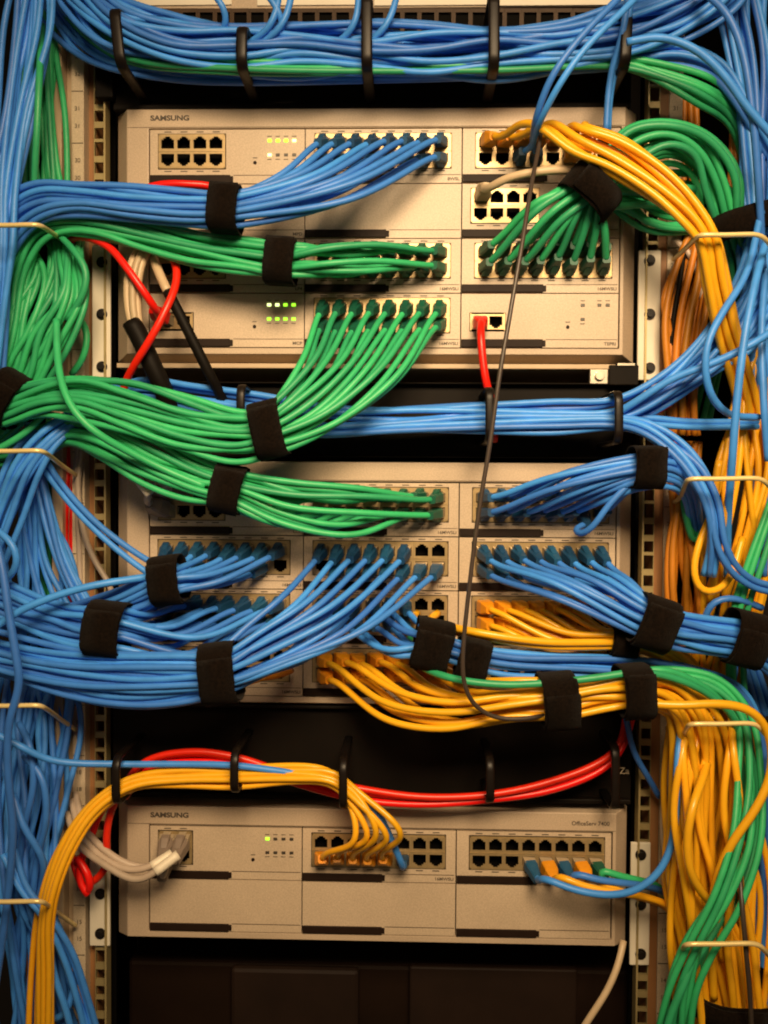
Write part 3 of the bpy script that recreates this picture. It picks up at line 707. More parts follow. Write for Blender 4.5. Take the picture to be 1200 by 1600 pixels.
# --- middle switch
bundle('green', 16, [(358, 763, 60, 33), (300, 748, 60, 36), (235, 722, 58, 40), (170, 690, 52, 36), (110, 672, 36, 26), (60, 690, 12, 22), (0, 705, 0, 22), (-50, 710, 0, 22)],
       sp(1, 1, 0, PF), group='green cables on the middle switch', seed=21, fj=9, rz=10, fan=((.3, 0, -12, 16), (.68, 0, -12, 14)), tilt=.55)
strap(358, 763, 60, 12, 24, 34, 11.5, 'black strap around the green bundle at the middle switch', seed=22)
bundle('blue', 15, [(1006, 731, 62, 28), (1050, 733, 58, 28), (1084, 760, 40, 24), (1098, 820, 12, 20), (1106, 900, -10, 20), (1150, 1000, -22, 20), (1190, 1120, -22, 20)],
       sp(1, 2, 0, [p for p in PG if p != (6, 1)]), group='blue cables of the upper right bundle on the middle switch', seed=23, fan=((.4, -4, 6, 16),), tilt=.5)
cable('blue', [port(1, 2, 0, 6, 1) + np.array([-1, -17, -8]), P(898, 828, 34), P(906, 836, 44), P(925, 825, 52), P(950, 790, 58), P(985, 755, 60), P(1010, 740, 60), P(1050, 742, 52), P(1085, 775, 30), P(1100, 850, 0)], 'blue cable hooking in a tight U-turn under the right first-row card', None,
      boot=(port(1, 2, 0, 6, 1), np.array([0, -1, -.4]), False, 'hump', 'blue'))
strap(1009, 730, 62, 0, 23, 29, 11.5, 'black strap around the blue bundle at the middle switch upper right', seed=24)
ph = sp(1, 0, 1, PH)
bundle('blue', 13, [(264, 903, 60, 28), (225, 925, 60, 27), (170, 948, 54, 24), (100, 968, 44, 22), (40, 965, 34, 24), (-30, 950, 30, 26)],
       ph[2:], group='blue cables of the left second-row card', seed=25, fan=((.5, 0, -4, 15),), tilt=.5)
bundle('blue', 2, [(262, 898, 54, 14), (215, 872, 50, 11), (150, 820, 44, 9), (100, 765, 34, 9), (66, 715, 24, 8), (50, 660, 10, 8)], ph[:2], group='blue cables of the left second-row card', seed=26, fan=((.5, 0, -2, 14),), tilt=.5)
strap(263, 905, 60, -8, 24, 34, 12.5, 'black strap on the blue bundle at the left second-row card', seed=27)
bundle('blue', 16, [(172, 980, 72, 34), (130, 980, 70, 35), (80, 968, 62, 36), (30, 950, 54, 34), (-40, 920, 50, 34)],
       sp(1, 0, 2, PJ), group='blue cables of the left third-row card', seed=28, fan=((.45, 6, -20, 18),), tilt=.55)
strap(169, 981, 72, 6, 29, 38, 13.5, 'wide black strap on the blue bundle at the far left', seed=29)
pi = sp(1, 1, 1, PI)
bundle('blue', 13, [(345, 1048, 88, 36), (300, 1052, 88, 36), (220, 1052, 84, 34), (130, 1048, 76, 33), (50, 1036, 66, 34), (-40, 1015, 60, 34)],
       pi, group='blue cables of the centre second-row card', seed=30, fan=((.35, 6, -9, 30), (.7, 2, -6, 18)), tilt=.4)
bundle('blue', 4, [(415, 1050, 78, 14), (350, 1078, 82, 14), (250, 1098, 80, 12), (160, 1096, 74, 11), (80, 1075, 66, 14), (20, 1052, 58, 20), (-40, 1040, 50, 20)],
       sp(1, 1, 2, [(0, 0), (1, 0), (2, 0), (0, 1)]), group='blue cables hanging lowest left of the middle switch', seed=31, fan=((.5, 4, -8, 26),), tilt=.4)
cable('yellow', [P(440, 1046, 24), P(400, 1062, 60), P(345, 1080, 76), P(280, 1089, 80), P(205, 1088, 70), P(150, 1070, 50), P(80, 1060, 30)], 'single yellow cable slipping under the blue bundle strap', None, 2.8)
cable('orange', [P(455, 1048, 12), P(430, 1056, 40), P(390, 1060, 62), P(340, 1062, 70), P(280, 1064, 66)], 'short orange cable end behind the blue bundle strap', None, 2.8)
strap(345, 1050, 86, -8, 28, 43, 13, 'large black strap around the lower left blue bundle', seed=32)
bundle('blue', 16, [(1018, 968, 70, 31), (1060, 981, 68, 30), (1110, 990, 64, 28), (1160, 1000, 58, 30), (1205, 1022, 46, 30), (1250, 1060, 30, 30)],
       sp(1, 2, 1, PK), group='blue cables of the right second-row card', seed=33, fan=((.4, -2, 8, 22),), tilt=.4)
strap(1020, 972, 70, 18, 28, 37, 13, 'black strap on the blue bundle right of the middle switch', seed=34)
strap(1162, 996, 60, 14, 25, 38, 13.5, 'black strap with folded end at the far right blue bundle', seed=35)
bundle('yellow', 14, [(970, 998, 38, 15), (1015, 1008, 36, 16), (1060, 1035, 28, 22), (1100, 1100, 18, 28), (1110, 1250, 10, 30), (1110, 1420, 5, 32), (1130, 1640, 0, 32)],
       sp(1, 2, 2, PL), group='yellow cables of the right third-row card', seed=36, fan=((.5, 2, -12, 6),), tilt=.3, kind='hood')
cable('yellow', [P(652, 958, 8), P(642, 966, 20), P(680, 974, 44), P(750, 989, 62), P(850, 1003, 60), P(930, 1004, 52), P(985, 1004, 46), P(1040, 1020, 36), P(1085, 1080, 20), P(1100, 1250, 15)], 'bright yellow cable from the centre third-row card sweeping right', 'two bright yellow cables sweeping right', 3.3)
cable('yellow', [P(684, 958, 6), P(670, 970, 20), P(700, 984, 40), P(770, 998, 56), P(860, 1010, 56), P(940, 1010, 48), P(990, 1010, 42), P(1040, 1028, 32), P(1080, 1090, 16), P(1090, 1250, 12)], 'bright yellow cable from the centre third-row card sweeping right', 'two bright yellow cables sweeping right', 3.3)
strap(972, 1000, 40, 4, 20, 19, 10, 'small black strap on yellow cables behind the blue bundle', seed=37)
bundle('blue', 8, [(676, 1006, 62, 24), (738, 1026, 62, 20), (800, 1036, 58, 22), (900, 1040, 50, 22), (1000, 1044, 42, 22), (1080, 1056, 36, 22), (1150, 1085, 30, 18), (1182, 1160, 15, 16), (1192, 1300, 0, 16), (1195, 1500, -10, 16)],
       sp(1, 1, 2, [(3, 0), (4, 0), (5, 0), (1, 1), (2, 1), (3, 1), (4, 1), (5, 1)]), group='blue cables of the centre third-row card', seed=38, fan=((.5, 0, -6, 18),), tilt=.4)
strap(675, 1006, 62, 12, 29, 35, 13, 'black strap on the blue cables at the centre third row', seed=39)
strap(737, 1030, 64, 12, 24, 29, 12, 'black strap behind the hanging thin wire', seed=40)
bundle('yellow', 16, [(800, 1096, 78, 28), (870, 1094, 80, 29), (935, 1086, 80, 28), (992, 1080, 78, 28), (1045, 1086, 72, 30), (1082, 1130, 62, 40), (1094, 1240, 50, 46, 12), (1082, 1380, 46, 42, 12), (1090, 1480, 46, 44, 12), (1118, 1640, 40, 50, 12)],
       sp(1, 1, 3, PM), group='yellow cables of the centre fourth-row card', r=2.85, seed=41, jit=.2, fj=5, fan=((.3, 0, -15, 24), (.65, 0, -14, 18)), tilt=.35, kind='hood')
cable('green', [port(1, 1, 2, 6, 1) + np.array([-8, -14, -6]), P(640, 1020, 44), P(665, 1045, 70), P(715, 1062, 88), P(790, 1070, 92), P(870, 1066, 94), P(940, 1058, 94), P(1000, 1050, 92), P(1060, 1062, 86), P(1115, 1090, 76), P(1150, 1130, 62), P(1160, 1220, 50), P(1170, 1330, 55), P(1130, 1430, 70), P(1080, 1520, 76), P(1050, 1640, 76)], 'single green cable lying on top of the yellow bundle', None, 2.95)
cable('green', [P(985, 1052, 70), P(1030, 1046, 72), P(1080, 1062, 66), P(1130, 1100, 56), P(1170, 1170, 46), P(1185, 1260, 46), P(1175, 1340, 52), P(1140, 1420, 64), P(1090, 1510, 66), P(1066, 1640, 66)], 'darker green cable emerging behind the glossy strap', None, 2.95)
strap(871, 1093, 82, -6, 27, 38, 15, 'black strap around the yellow bundle right of the hanging wire', seed=42)
strap(990, 1078, 82, -4, 23, 36, 15.5, 'glossy brown-black strap around yellow and green cables', seed=43)

# --- the horizontal bundle between the top and middle switches
bundle('blue', 9, [(1225, 330, 20, 40), (1185, 430, 30, 34), (1120, 535, 40, 30), (1045, 602, 42, 24), (967, 646, 36, 22), (870, 650, 32, 22), (765, 652, 30, 22), (650, 655, 30, 22), (520, 655, 28, 22), (400, 645, 26, 24), (300, 624, 22, 20), (220, 608, 14, 18), (160, 625, 8, 16), (100, 670, 14, 20), (50, 715, 20, 24), (10, 790, 20, 24), (-40, 880, 20, 24)],
       None, 'blue cable of the horizontal bundle between the two upper switches', 'horizontal blue bundle cables', seed=44, jit=.22)
bundle('blue', 5, [(1110, 900, 50, 14), (1116, 850, 60, 12), (1110, 790, 66, 14), (1070, 715, 62, 18), (1010, 668, 52, 20), (967, 660, 42, 20), (870, 664, 38, 18), (765, 665, 36, 16), (640, 668, 34, 16), (500, 670, 28, 16), (400, 660, 24, 16)],
       None, 'blue cable bending down from the horizontal bundle at the right', 'blue cables bending down right', seed=45, jit=.2)
bundle('blue', 3, [(1240, 925, 46, 12), (1180, 918, 56, 12), (1140, 888, 62, 12), (1120, 840, 66, 12), (1114, 790, 66, 12), (1085, 735, 62, 14), (1040, 700, 54, 14), (1005, 672, 44, 12), (960, 662, 34, 12)],
       None, 'blue cable in the large loop right of the middle switch', 'blue loop cables at the right', seed=46)
bundle('blue', 2, [(1185, 663, 30, 8), (1080, 663, 34, 8), (1000, 656, 36, 10), (900, 655, 34, 10)], None, 'straight blue cable running right from the horizontal bundle', 'straight blue pair', seed=47)

# --- the big bundle along the top
bundle('blue', 32, [(60, -110, 40, 30), (120, -20, 34, 32, 21), (175, 36, 38, 38, 21), (270, 64, 36, 40, 21), (375, 76, 34, 38, 21), (470, 78, 34, 40, 21), (573, 80, 34, 40, 21), (670, 80, 34, 40, 21), (772, 78, 34, 40, 21), (880, 70, 34, 42, 21), (978, 50, 34, 42, 21), (1060, 26, 32, 36, 21), (1130, -20, 44, 34), (1180, -110, 40, 30)],
       None, 'blue cable of the big bundle along the top edge', 'blue cables of the top bundle', seed=50, jit=.2)
bundle('blue', 7, [(40, -60, 10, 20), (85, 20, 10, 20), (130, 70, 14, 22), (180, 98, 24, 18), (280, 112, 26, 14), (375, 116, 28, 12), (573, 116, 28, 12), (772, 112, 28, 12), (975, 92, 28, 14), (1060, 84, 34, 16), (1120, 110, 34, 14), (1165, 170, 30, 12), (1210, 240, 20, 12)],
       None, 'darker blue cable sagging under the top bundle', 'dark blue cables under the top bundle', seed=51, jit=.2)
bundle('green', 6, [(60, -60, 0, 14), (105, 10, 10, 14), (150, 60, 20, 14), (210, 92, 34, 14), (375, 104, 44, 11), (573, 106, 32, 10, 21), (772, 104, 32, 11, 21), (975, 98, 34, 14), (1040, 116, 36, 20), (1100, 145, 34, 26), (1150, 190, 14, 26), (1180, 280, -15, 22)],
       None, 'green cable running along the underside of the top bundle', 'green cables under the top bundle', seed=52, jit=.2)
cable('blue', [P(980, 66, 84), P(1030, 58, 84), P(1085, 76, 84), P(1130, 116, 82), P(1165, 165, 78), P(1200, 205, 74), P(1250, 270, 60)], 'bright blue cable curving down alone at the upper right', None, 3.1)
for k, (a, b) in enumerate((((418, 60), (440, -40)), ((430, 64), (462, -40)), ((552, 62), (560, -40)), ((590, 66), (628, -40)), ((380, 40), (300, -40)), ((470, 48), (380, -50)))):
    cable('blue', [P(a[0] - 90, a[1] + 16, 24), P(a[0] - 30, a[1] + 8, 40), P(a[0] + (b[0] - a[0]) * .35, a[1] - 25, 52), P(*b, 50)], 'blue cable rising out of the top bundle past the socket row', 'blue cables rising to the top edge')

# --- left side runs
bundle('blue', 13, [(60, -60, 50, 34), (48, 40, 52, 36), (26, 170, 56, 34), (8, 300, 60, 30), (2, 380, 58, 22), (-6, 480, 54, 22), (-20, 620, 50, 24)],
       None, 'blue cable falling at the upper left edge', 'blue cables at the upper left edge', seed=60, jit=.2)
bundle('green', 15, [(70, -60, -5, 12), (72, 60, 0, 20), (66, 180, 8, 36), (62, 290, 10, 46), (78, 360, 16, 48), (88, 430, 26, 48), (62, 510, 34, 50), (36, 590, 30, 36), (10, 640, 20, 24), (-40, 720, 10, 24)],
       None, 'green cable falling in the fan at the left upright', 'green cables in the left fan', seed=61, jit=.25)
bundle('green', 9, [(120, 350, 10, 14), (112, 400, 30, 22), (112, 460, 44, 20), (80, 530, 46, 34), (52, 590, 40, 30), (20, 640, 30, 20), (-40, 700, 20, 20)],
       None, 'green cable curving down beside the left mounting ear', 'green cables beside the left ear', seed=62, jit=.25)
cable('green', [P(88, 500, 60), P(90, 560, 74), P(98, 605, 86), P(118, 645, 92), P(150, 676, 90), P(200, 705, 76), P(260, 735, 66), P(320, 760, 64)], 'pale green cable crossing over the bundles at the left', None, 3.0)
cable('green', [P(66, 40, 20), P(62, 110, 60), P(58, 200, 64), P(54, 285, 52), P(56, 360, 40)], 'pale green cable standing out at the upper left', None, 2.8)
cable('green', [P(95, 370, 40), P(118, 395, 50), P(136, 425, 52), P(128, 465, 50), P(105, 500, 44)], 'green cable making a small loop by the left rail screw', None, 2.9)
cable('green', [P(118, 490, 10), P(136, 515, 16), P(130, 560, 16), P(112, 585, 10)], 'dark green cable loop low beside the left mounting ear', None, 2.9)
cable('green', [P(75, 640, 40), P(45, 672, 44), P(10, 695, 44), P(-40, 720, 40)], 'green cable end slanting off the left edge', None, 2.9)
strap(14, 622, 44, 30, 22, 40, 14, 'dark strap on the green cables at the left edge', seed=63)
bundle('blue', 7, [(165, 628, 20, 10), (120, 652, 34, 14), (75, 685, 44, 20), (40, 735, 46, 22), (8, 800, 44, 24), (-30, 900, 40, 24)],
       None, 'blue cable dropping over the left wire ring', 'blue cables over the left wire ring', seed=64, jit=.2)
bundle('blue', 12, [(55, 700, 0, 22), (42, 790, 2, 34), (55, 880, 0, 46), (70, 980, 0, 52), (72, 1080, 0, 48)],
       None, 'dark blue cable hanging behind at the left', 'dark blue cables behind at the left', seed=65, jit=.25)
bundle('blue', 4, [(55, 715, 14, 8), (75, 800, 18, 12), (100, 880, 18, 16), (135, 960, 18, 18), (180, 1040, 10, 18)], None, 'blue cable slanting behind the second-row bundle', 'slanting blue cables at the left', seed=66, jit=.2)
cable('blue', [P(-10, 830, 96), P(4, 890, 100), P(14, 960, 102), P(26, 1030, 102), P(30, 1070, 100), P(14, 1130, 96), P(12, 1200, 90), P(20, 1300, 80), P(10, 1420, 70), P(-10, 1560, 60)], 'pale blue cable hanging in front at the left edge', None, 3.2)
cable('blue', [P(-20, 990, 84), P(30, 955, 88), P(90, 930, 84), P(150, 914, 80), P(200, 906, 72), P(240, 900, 62)], 'blue cable lying across the left bundles to a strap', None, 3.0)
cable('blue', [P(-10, 825, 70), P(20, 850, 76), P(28, 880, 74), P(10, 905, 66), P(-20, 915, 60)], 'blue cable curling at the left edge', None, 2.9)
bundle('green', 5, [(85, 640, -30, 18), (82, 760, -32, 18), (82, 860, -32, 20), (84, 1000, -34, 20)], None, stuff=5, seed=67, jit=.2)
for k, x in enumerate((101, 113)):
    cable('red', [P(x + 6, 700, -16), P(x + 2, 780, -12), P(x, 850, -12), P(x + 6, 910, -14), P(x + 12, 960, -18), P(x + 8, 1100, -20), P(x + 4, 1200, -20)], 'red cable hanging in the gap beside the left upright', 'red cables in the left gap', 3.1)
cable('grey', [P(128, 700, -4), P(122, 760, -2), P(130, 830, -2), P(150, 880, -2), P(172, 915, 0), P(180, 960, 0)], 'dim grey cable in the gap left of the middle switch', 'dim grey cables at the left gap', 2.6)
cable('grey', [P(122, 690, -6), P(120, 760, -8), P(124, 860, -8), P(126, 950, -8)], 'dim grey cable in the gap left of the middle switch', 'dim grey cables at the left gap', 2.6)
bundle('blue', 26, [(62, 1040, 0, 54, 14), (58, 1130, 4, 52, 16), (54, 1250, 14, 52, 16), (40, 1400, 30, 44, 16), (50, 1490, 24, 54, 16), (66, 1640, 14, 74, 16)],
       None, 'blue cable hanging in the lower left mass', 'blue cables of the lower left mass', seed=68, jit=.3)
for k, pp in enumerate(([(30, 1130, 40), (48, 1170, 54), (52, 1230, 56), (38, 1290, 50), (30, 1350, 44)], [(38, 1180, 50), (66, 1215, 58), (72, 1280, 56), (58, 1340, 48), (50, 1410, 42)], [(20, 1240, 60), (36, 1290, 66), (66, 1340, 60), (66, 1380, 48), (50, 1440, 40)])):
    cable('blue', [P(*p) for p in pp], 'loose blue cable looping in front of the lower left mass', 'loose blue loops lower left', 2.9)
bundle('blue', 4, [(15, 1330, 60, 14), (40, 1390, 64, 12), (72, 1430, 62, 10), (105, 1490, 56, 14), (132, 1560, 50, 18), (160, 1660, 44, 22)], None, 'blue cable slanting right at the bottom left corner', 'slanting blue cables bottom left', seed=69, jit=.2)
for k, pp in enumerate(([(76, 1460, 40), (84, 1520, 50), (104, 1580, 50), (120, 1650, 44)], [(120, 1510, 36), (112, 1560, 44), (96, 1590, 40), (70, 1590, 30)])):
    cable('blue', [P(*p) for p in pp], 'blue cable tangled at the bottom left corner', 'tangled blue cables bottom left', 2.9)
cable('blue', [P(-20, 1140, 70), P(30, 1165, 70), P(80, 1188, 60), P(180, 1194, 46), P(280, 1194, 42), P(366, 1196, 44), P(430, 1204, 44), P(500, 1215, 44), P(545, 1230, 44), P(585, 1262, 44), P(606, 1300, 38), port(2, 1, 0, 5, 1) + np.array([0, -25, 4]), port(2, 1, 0, 5, 1) + np.array([0, -19, 1])], 'lone blue cable running level over the red and yellow cables', None, 2.9,
      boot=(port(2, 1, 0, 5, 1), np.array([0, -1, .2]), False, 'hump', 'blue'))

# --- lowest switch
bundle('yellow', 5, [(548, 1240, 46, 17), (520, 1218, 46, 16), (460, 1212, 44, 18), (366, 1217, 42, 19), (280, 1216, 42, 18), (205, 1224, 46, 16), (150, 1262, 56, 16), (108, 1320, 66, 16), (82, 1385, 72, 14), (74, 1440, 68, 15), (72, 1520, 60, 18), (70, 1650, 50, 18)],
       sp(2, 1, 0, PP), group='yellow cables of the lowest switch', seed=70, fan=((.45, 20, 2, 16),), tilt=.35, kind='hood')
bundle('yellow', 3, [(548, 1248, 34, 10), (510, 1214, 34, 12), (366, 1212, 30, 14), (240, 1216, 34, 14), (150, 1268, 44, 12), (100, 1335, 56, 12), (70, 1420, 54, 12), (60, 1520, 44, 14), (56, 1650, 34, 14)], None, 'yellow cable behind the front ones bending at the lower left', 'rear yellow cables lower left', seed=71)
bundle('orange', 3, [(44, 1440, 6, 10), (48, 1540, 6, 12), (50, 1660, 6, 12)], None, stuff=3, seed=72)
bundle('red', 3, [(190, 1240, 16, 10), (230, 1196, 24, 10), (300, 1182, 26, 9), (370, 1188, 26, 9), (440, 1212, 24, 10), (560, 1240, 22, 10), (660, 1250, 24, 9), (766, 1246, 26, 8), (860, 1228, 24, 8), (940, 1196, 20, 8), (970, 1166, 12, 7), (985, 1110, 0, 7)],
       None, 'red cable running across above the lowest switch', 'red cables above the lowest switch', seed=73, r=3.0, jit=.2)
for k, pp in enumerate(([(195, 1225, 22), (172, 1270, 30), (166, 1320, 30), (168, 1350, 26), (150, 1375, 22), (132, 1385, 16)], [(186, 1232, 16), (156, 1270, 20), (142, 1310, 20), (124, 1350, 22), (126, 1385, 26), (138, 1398, 26)], [(110, 1330, 10), (120, 1365, 20), (138, 1398, 24), (140, 1370, 30), (120, 1340, 24)])):
    cable('red', [P(*p) for p in pp], 'red cable end dangling left of the lowest switch', 'dangling red cable ends', 3.2)
for k, (i, row, pp) in enumerate(((0, 0, [(262, 1338, 34), (240, 1352, 40), (205, 1360, 40), (160, 1340, 34), (125, 1300, 20), (112, 1250, 0)]), (1, 0, [(272, 1340, 40), (246, 1360, 46), (215, 1376, 46), (165, 1352, 40), (122, 1318, 26), (105, 1270, 5)]), (0, 1, [(262, 1345, 30), (236, 1356, 34), (198, 1350, 36), (156, 1322, 30), (130, 1288, 16), (118, 1240, -5)]))):
    p = port(2, 0, 0, i, row, True); d = np.array([.05 if i == 0 else -.1, -1, -.45])
    cab = cable('grey', [p + d / np.linalg.norm(d) * 19, p + d / np.linalg.norm(d) * 27] + [P(*q) for q in pp], ('grey cable from the upper left socket of the lowest switch', 'grey cable hanging lowest from the lowest switch', 'grey cable from the lower left socket of the lowest switch')[k], 'grey cables at the lowest switch', 3.0, boot=(p, d, row == 0, 'hump', 'grey'))
    a = P(*pp[0]); b = P(*pp[1]); t = (b - a) / np.linalg.norm(b - a)
    if cab is None: continue
    me = tube_mesh('sleeve', [(np.linspace(a - t * 4, b + t * 2, 6) - a, 4.2, 0)], [CM['white']]); sv = bpy.data.objects.new('sleeve', me); C.objects.link(sv); sv.parent = cab; sv.location = a * S - base_of(cab)
# grey booted cables on the middle switch, upper left
for k, (i, row, pp) in enumerate(((0, 1, [(232, 770, 46), (215, 748, 46), (190, 730, 36), (165, 705, 20), (150, 670, 0)]), (0, 0, [(240, 756, 46), (222, 742, 40), (205, 738, 30), (180, 725, 14), (160, 690, 0)]), (1, 0, [(262, 762, 38), (240, 744, 34), (210, 735, 20), (180, 715, 5)]))):
    p = port(1, 0, 0, i, row, True); d = np.array([-.55, -1, .35]) if k == 0 else np.array([-.4, -1, .25])
    o = cable('grey', [p + d / np.linalg.norm(d) * 19, p + d / np.linalg.norm(d) * 26] + [P(*q) for q in pp], ('grey booted cable in the lower left socket of the middle switch', 'grey booted cable in the upper left socket of the middle switch', 'grey booted cable in the second upper socket of the middle switch')[k], 'grey cables at the middle switch', 3.0, boot=(p, d, False, 'hood', 'grey'))
    a = P(*pp[0]); b = P(*pp[1]); t = (b - a) / np.linalg.norm(b - a)
    if o is None: continue
    me = tube_mesh('sleeve', [(np.linspace(a - t * 2, b + t * 1, 6) - a, 3.9, 0)], [CM['white']]); sv = bpy.data.objects.new('sleeve', me); C.objects.link(sv); sv.parent = o; sv.location = a * S - base_of(o)
# right card of the lowest switch
rows = (('blue', 3, [(850, 1372, 40), (890, 1388, 46), (940, 1398, 54), (985, 1394, 62), (1025, 1368, 66), (1048, 1325, 66), (1056, 1270, 62), (1058, 1200, 72), (1062, 1155, 64), (1068, 1110, 46), (1078, 1060, 28)]),
        ('yellow', 4, [(872, 1368, 36), (910, 1384, 40), (960, 1394, 40), (1010, 1402, 34), (1050, 1420, 26), (1070, 1480, 20), (1060, 1600, 20)]),
        ('blue', 5, [(895, 1364, 32), (930, 1374, 34), (975, 1380, 30), (1015, 1386, 14), (1045, 1400, 0), (1060, 1450, -10)]),
        ('yellow', 6, [(925, 1370, 28), (955, 1388, 32), (1000, 1402, 28), (1040, 1416, 18), (1066, 1460, 10), (1056, 1600, 10)]),
        ('green', 7, [(935, 1358, 26), (965, 1368, 26), (1000, 1376, 16), (1030, 1386, 2), (1050, 1420, -10)]))
for col, i, pp in rows:
    p = port(2, 2, 0, i, 1); d = np.array([.25, -1, -.35]); d /= np.linalg.norm(d)
    cable(col, [p + d * 19, p + d * 24] + [P(*q) for q in pp], f"{col} cable in {ORD[i]} lower socket of the lowest switch's right card", 'cables of the lowest right card', 2.95, boot=(p, d, False, 'hood' if col == 'yellow' else 'hump', col))
cable('beige', [P(974, 1470, 0), P(968, 1500, 8), P(950, 1545, 14), P(915, 1600, 18), P(880, 1660, 10)], 'beige cable trailing below the lowest switch', None, 3.0)
cable('blue', [P(975, 1105, 20), P(982, 1140, 22), P(990, 1175, 18), P(1010, 1210, 10), P(1030, 1245, 0)], 'dark blue cable curling beside the red cable end', None, 2.6)

# --- right side runs
bundle('blue', 12, [(1150, -60, 20, 44), (1168, 80, 22, 36), (1178, 220, 20, 30), (1186, 380, 18, 26), (1188, 520, 12, 26), (1192, 700, 4, 24), (1196, 900, 0, 24)],
       None, 'blue cable falling at the upper right edge', 'blue cables at the upper right edge', seed=80, jit=.25)
cable('blue', [P(1090, -20, 70), P(1135, 20, 76), P(1160, 80, 76), P(1176, 180, 72), P(1186, 300, 60), P(1192, 420, 40)], 'blue cable arching out at the top right corner', None, 3.0)
cable('blue', [P(1190, 330, 50), P(1165, 430, 66), P(1128, 490, 76), P(1106, 535, 80), P(1102, 580, 78), P(1112, 620, 72), P(1140, 648, 60), P(1185, 652, 46)], 'blue cable bowing out in front beside the right mounting ear', None, 2.9)
cable('blue', [P(1196, 380, 60), P(1178, 450, 80), P(1163, 530, 88), P(1152, 620, 88), P(1144, 720, 82), P(1138, 800, 60), P(1136, 900, 30)], 'blue cable hanging straight in front of the yellow ones at right', None, 3.1)
cable('blue', [P(1230, 500, 70), P(1180, 535, 76), P(1120, 565, 70), P(1050, 592, 60), P(990, 630, 50), P(960, 648, 40)], 'blue cable slanting in from the right edge', None, 3.0)
cable('blue', [P(1198, 400, 30), P(1190, 520, 50), P(1194, 640, 56), P(1200, 720, 50)], 'blue cable at the right edge above the second wire ring', None, 3.0)
bundle('blue', 6, [(1205, 480, 30, 22), (1165, 520, 34, 26), (1100, 570, 34, 24), (1040, 620, 30, 18), (975, 656, 26, 14)], None, 'blue cable gathering into the horizontal bundle from the right', 'blue cables gathering from the right', seed=81, jit=.2)
bundle('orange', 2, [(1132, 0, -4, 4), (1144, 120, -4, 5), (1146, 220, -6, 5), (1140, 330, -12, 6)], None, 'orange cable hanging straight at the upper right', 'orange cables upper right', seed=82)
bundle('orange', 3, [(1080, 150, -30, 14), (1082, 260, -30, 14), (1080, 360, -26, 12)], None, stuff=3, seed=83)
bundle('orange', 10, [(1096, 345, 4, 10), (1084, 420, 6, 24, 9), (1075, 500, 6, 28, 9), (1070, 580, 4, 27, 9), (1068, 680, -2, 26, 9)], None, 'orange cable hanging behind the right mounting ear', 'orange cables behind the right ear', r=2.95, seed=84, jit=.3)
cable('orange', [P(1066, 400, -4), P(1046, 440, 4), P(1036, 475, 6), P(1044, 505, 4), P(1052, 560, -2), P(1044, 640, -8)], 'orange cable bowing close to the right mounting ear', None, 2.9)
cable('grey', [P(1052, 372, 0), P(1080, 400, 4), P(1096, 450, 4), P(1098, 520, 2), P(1088, 590, 0), P(1080, 660, -6)], 'grey-beige cable curving between the orange ones', None, 2.7)
cable('black', [P(1070, 380, 2), P(1064, 430, 4), P(1052, 500, 4), P(1046, 580, 0), P(1044, 660, -4)], 'thin black cable among the orange ones at right', None, 2.2)
cable('red', [P(1110, 420, -6), P(1102, 480, -4), P(1096, 540, 0), P(1080, 590, 4), P(1046, 632, 8), P(1010, 650, 8)], 'red cable slipping behind the orange ones at right', None, 2.6)
bundle('green', 5, [(1150, 390, -40, 24), (1148, 480, -42, 26), (1120, 560, -42, 26), (1095, 660, -44, 30)], None, stuff=5, seed=85)
bundle('orange', 9, [(1068, 690, 2, 24, 9), (1068, 780, 4, 26, 9), (1064, 860, 4, 26, 9), (1066, 960, 2, 28, 9), (1075, 1060, -4, 30, 9)], None, 'orange cable hanging beside the right rail of the middle switch', 'orange cables beside the right rail', r=2.95, seed=86, jit=.35)
bundle('green', 3, [(1068, 745, 10, 8), (1072, 800, 16, 10), (1086, 850, 16, 10), (1100, 800, 10, 10), (1106, 750, 0, 8)], None, 'dark green cable hanging in a small loop under the wire ring', 'dark green loop cables', seed=87)
bundle('yellow', 11, [(1190, 520, 0, 10), (1166, 620, 14, 30), (1160, 740, 22, 42), (1148, 860, 20, 44), (1125, 960, 12, 42), (1112, 1060, 6, 40), (1110, 1200, 4, 50), (1112, 1400, 0, 60), (1140, 1640, 0, 60)], None, 'yellow cable hanging behind the blue ones at the right', 'yellow cables at the right middle', seed=88, jit=.3)
cable('yellow', [P(1124, 720, 50), P(1112, 800, 50), P(1092, 850, 52), P(1084, 895, 54), P(1096, 924, 54), P(1122, 922, 50), P(1142, 900, 44), P(1160, 840, 34)], 'yellow cable turning in a loop right of the middle switch', None, 2.9)
cable('yellow', [P(1150, 640, 60), P(1146, 730, 66), P(1134, 800, 60), P(1120, 860, 40), P(1110, 940, 24)], 'bright yellow cable hanging just right of the blue one', None, 3.1)
bundle('green', 3, [(1215, 780, 40, 12), (1182, 880, 44, 14), (1156, 960, 40, 14), (1150, 1060, 20, 16), (1160, 1160, 10, 16)], None, 'green cable dropping behind the far right strap', 'green cables at the far right', seed=89)
cable('blue', [P(1100, 975, 40), P(1108, 945, 46), P(1130, 934, 48), P(1160, 938, 44), P(1190, 950, 36)], 'blue cable hump above the right blue bundle', None, 2.8)
bundle('green', 6, [(985, 1056, 50, 12), (1060, 1056, 50, 12), (1120, 1072, 52, 14), (1160, 1120, 58, 20), (1172, 1210, 72, 27), (1166, 1310, 88, 30), (1130, 1405, 96, 32), (1088, 1480, 94, 34), (1066, 1550, 90, 36), (1050, 1660, 76, 42)],
       None, 'green cable crossing the yellow mass at the lower right', 'green cables at the lower right', seed=90, jit=.14)
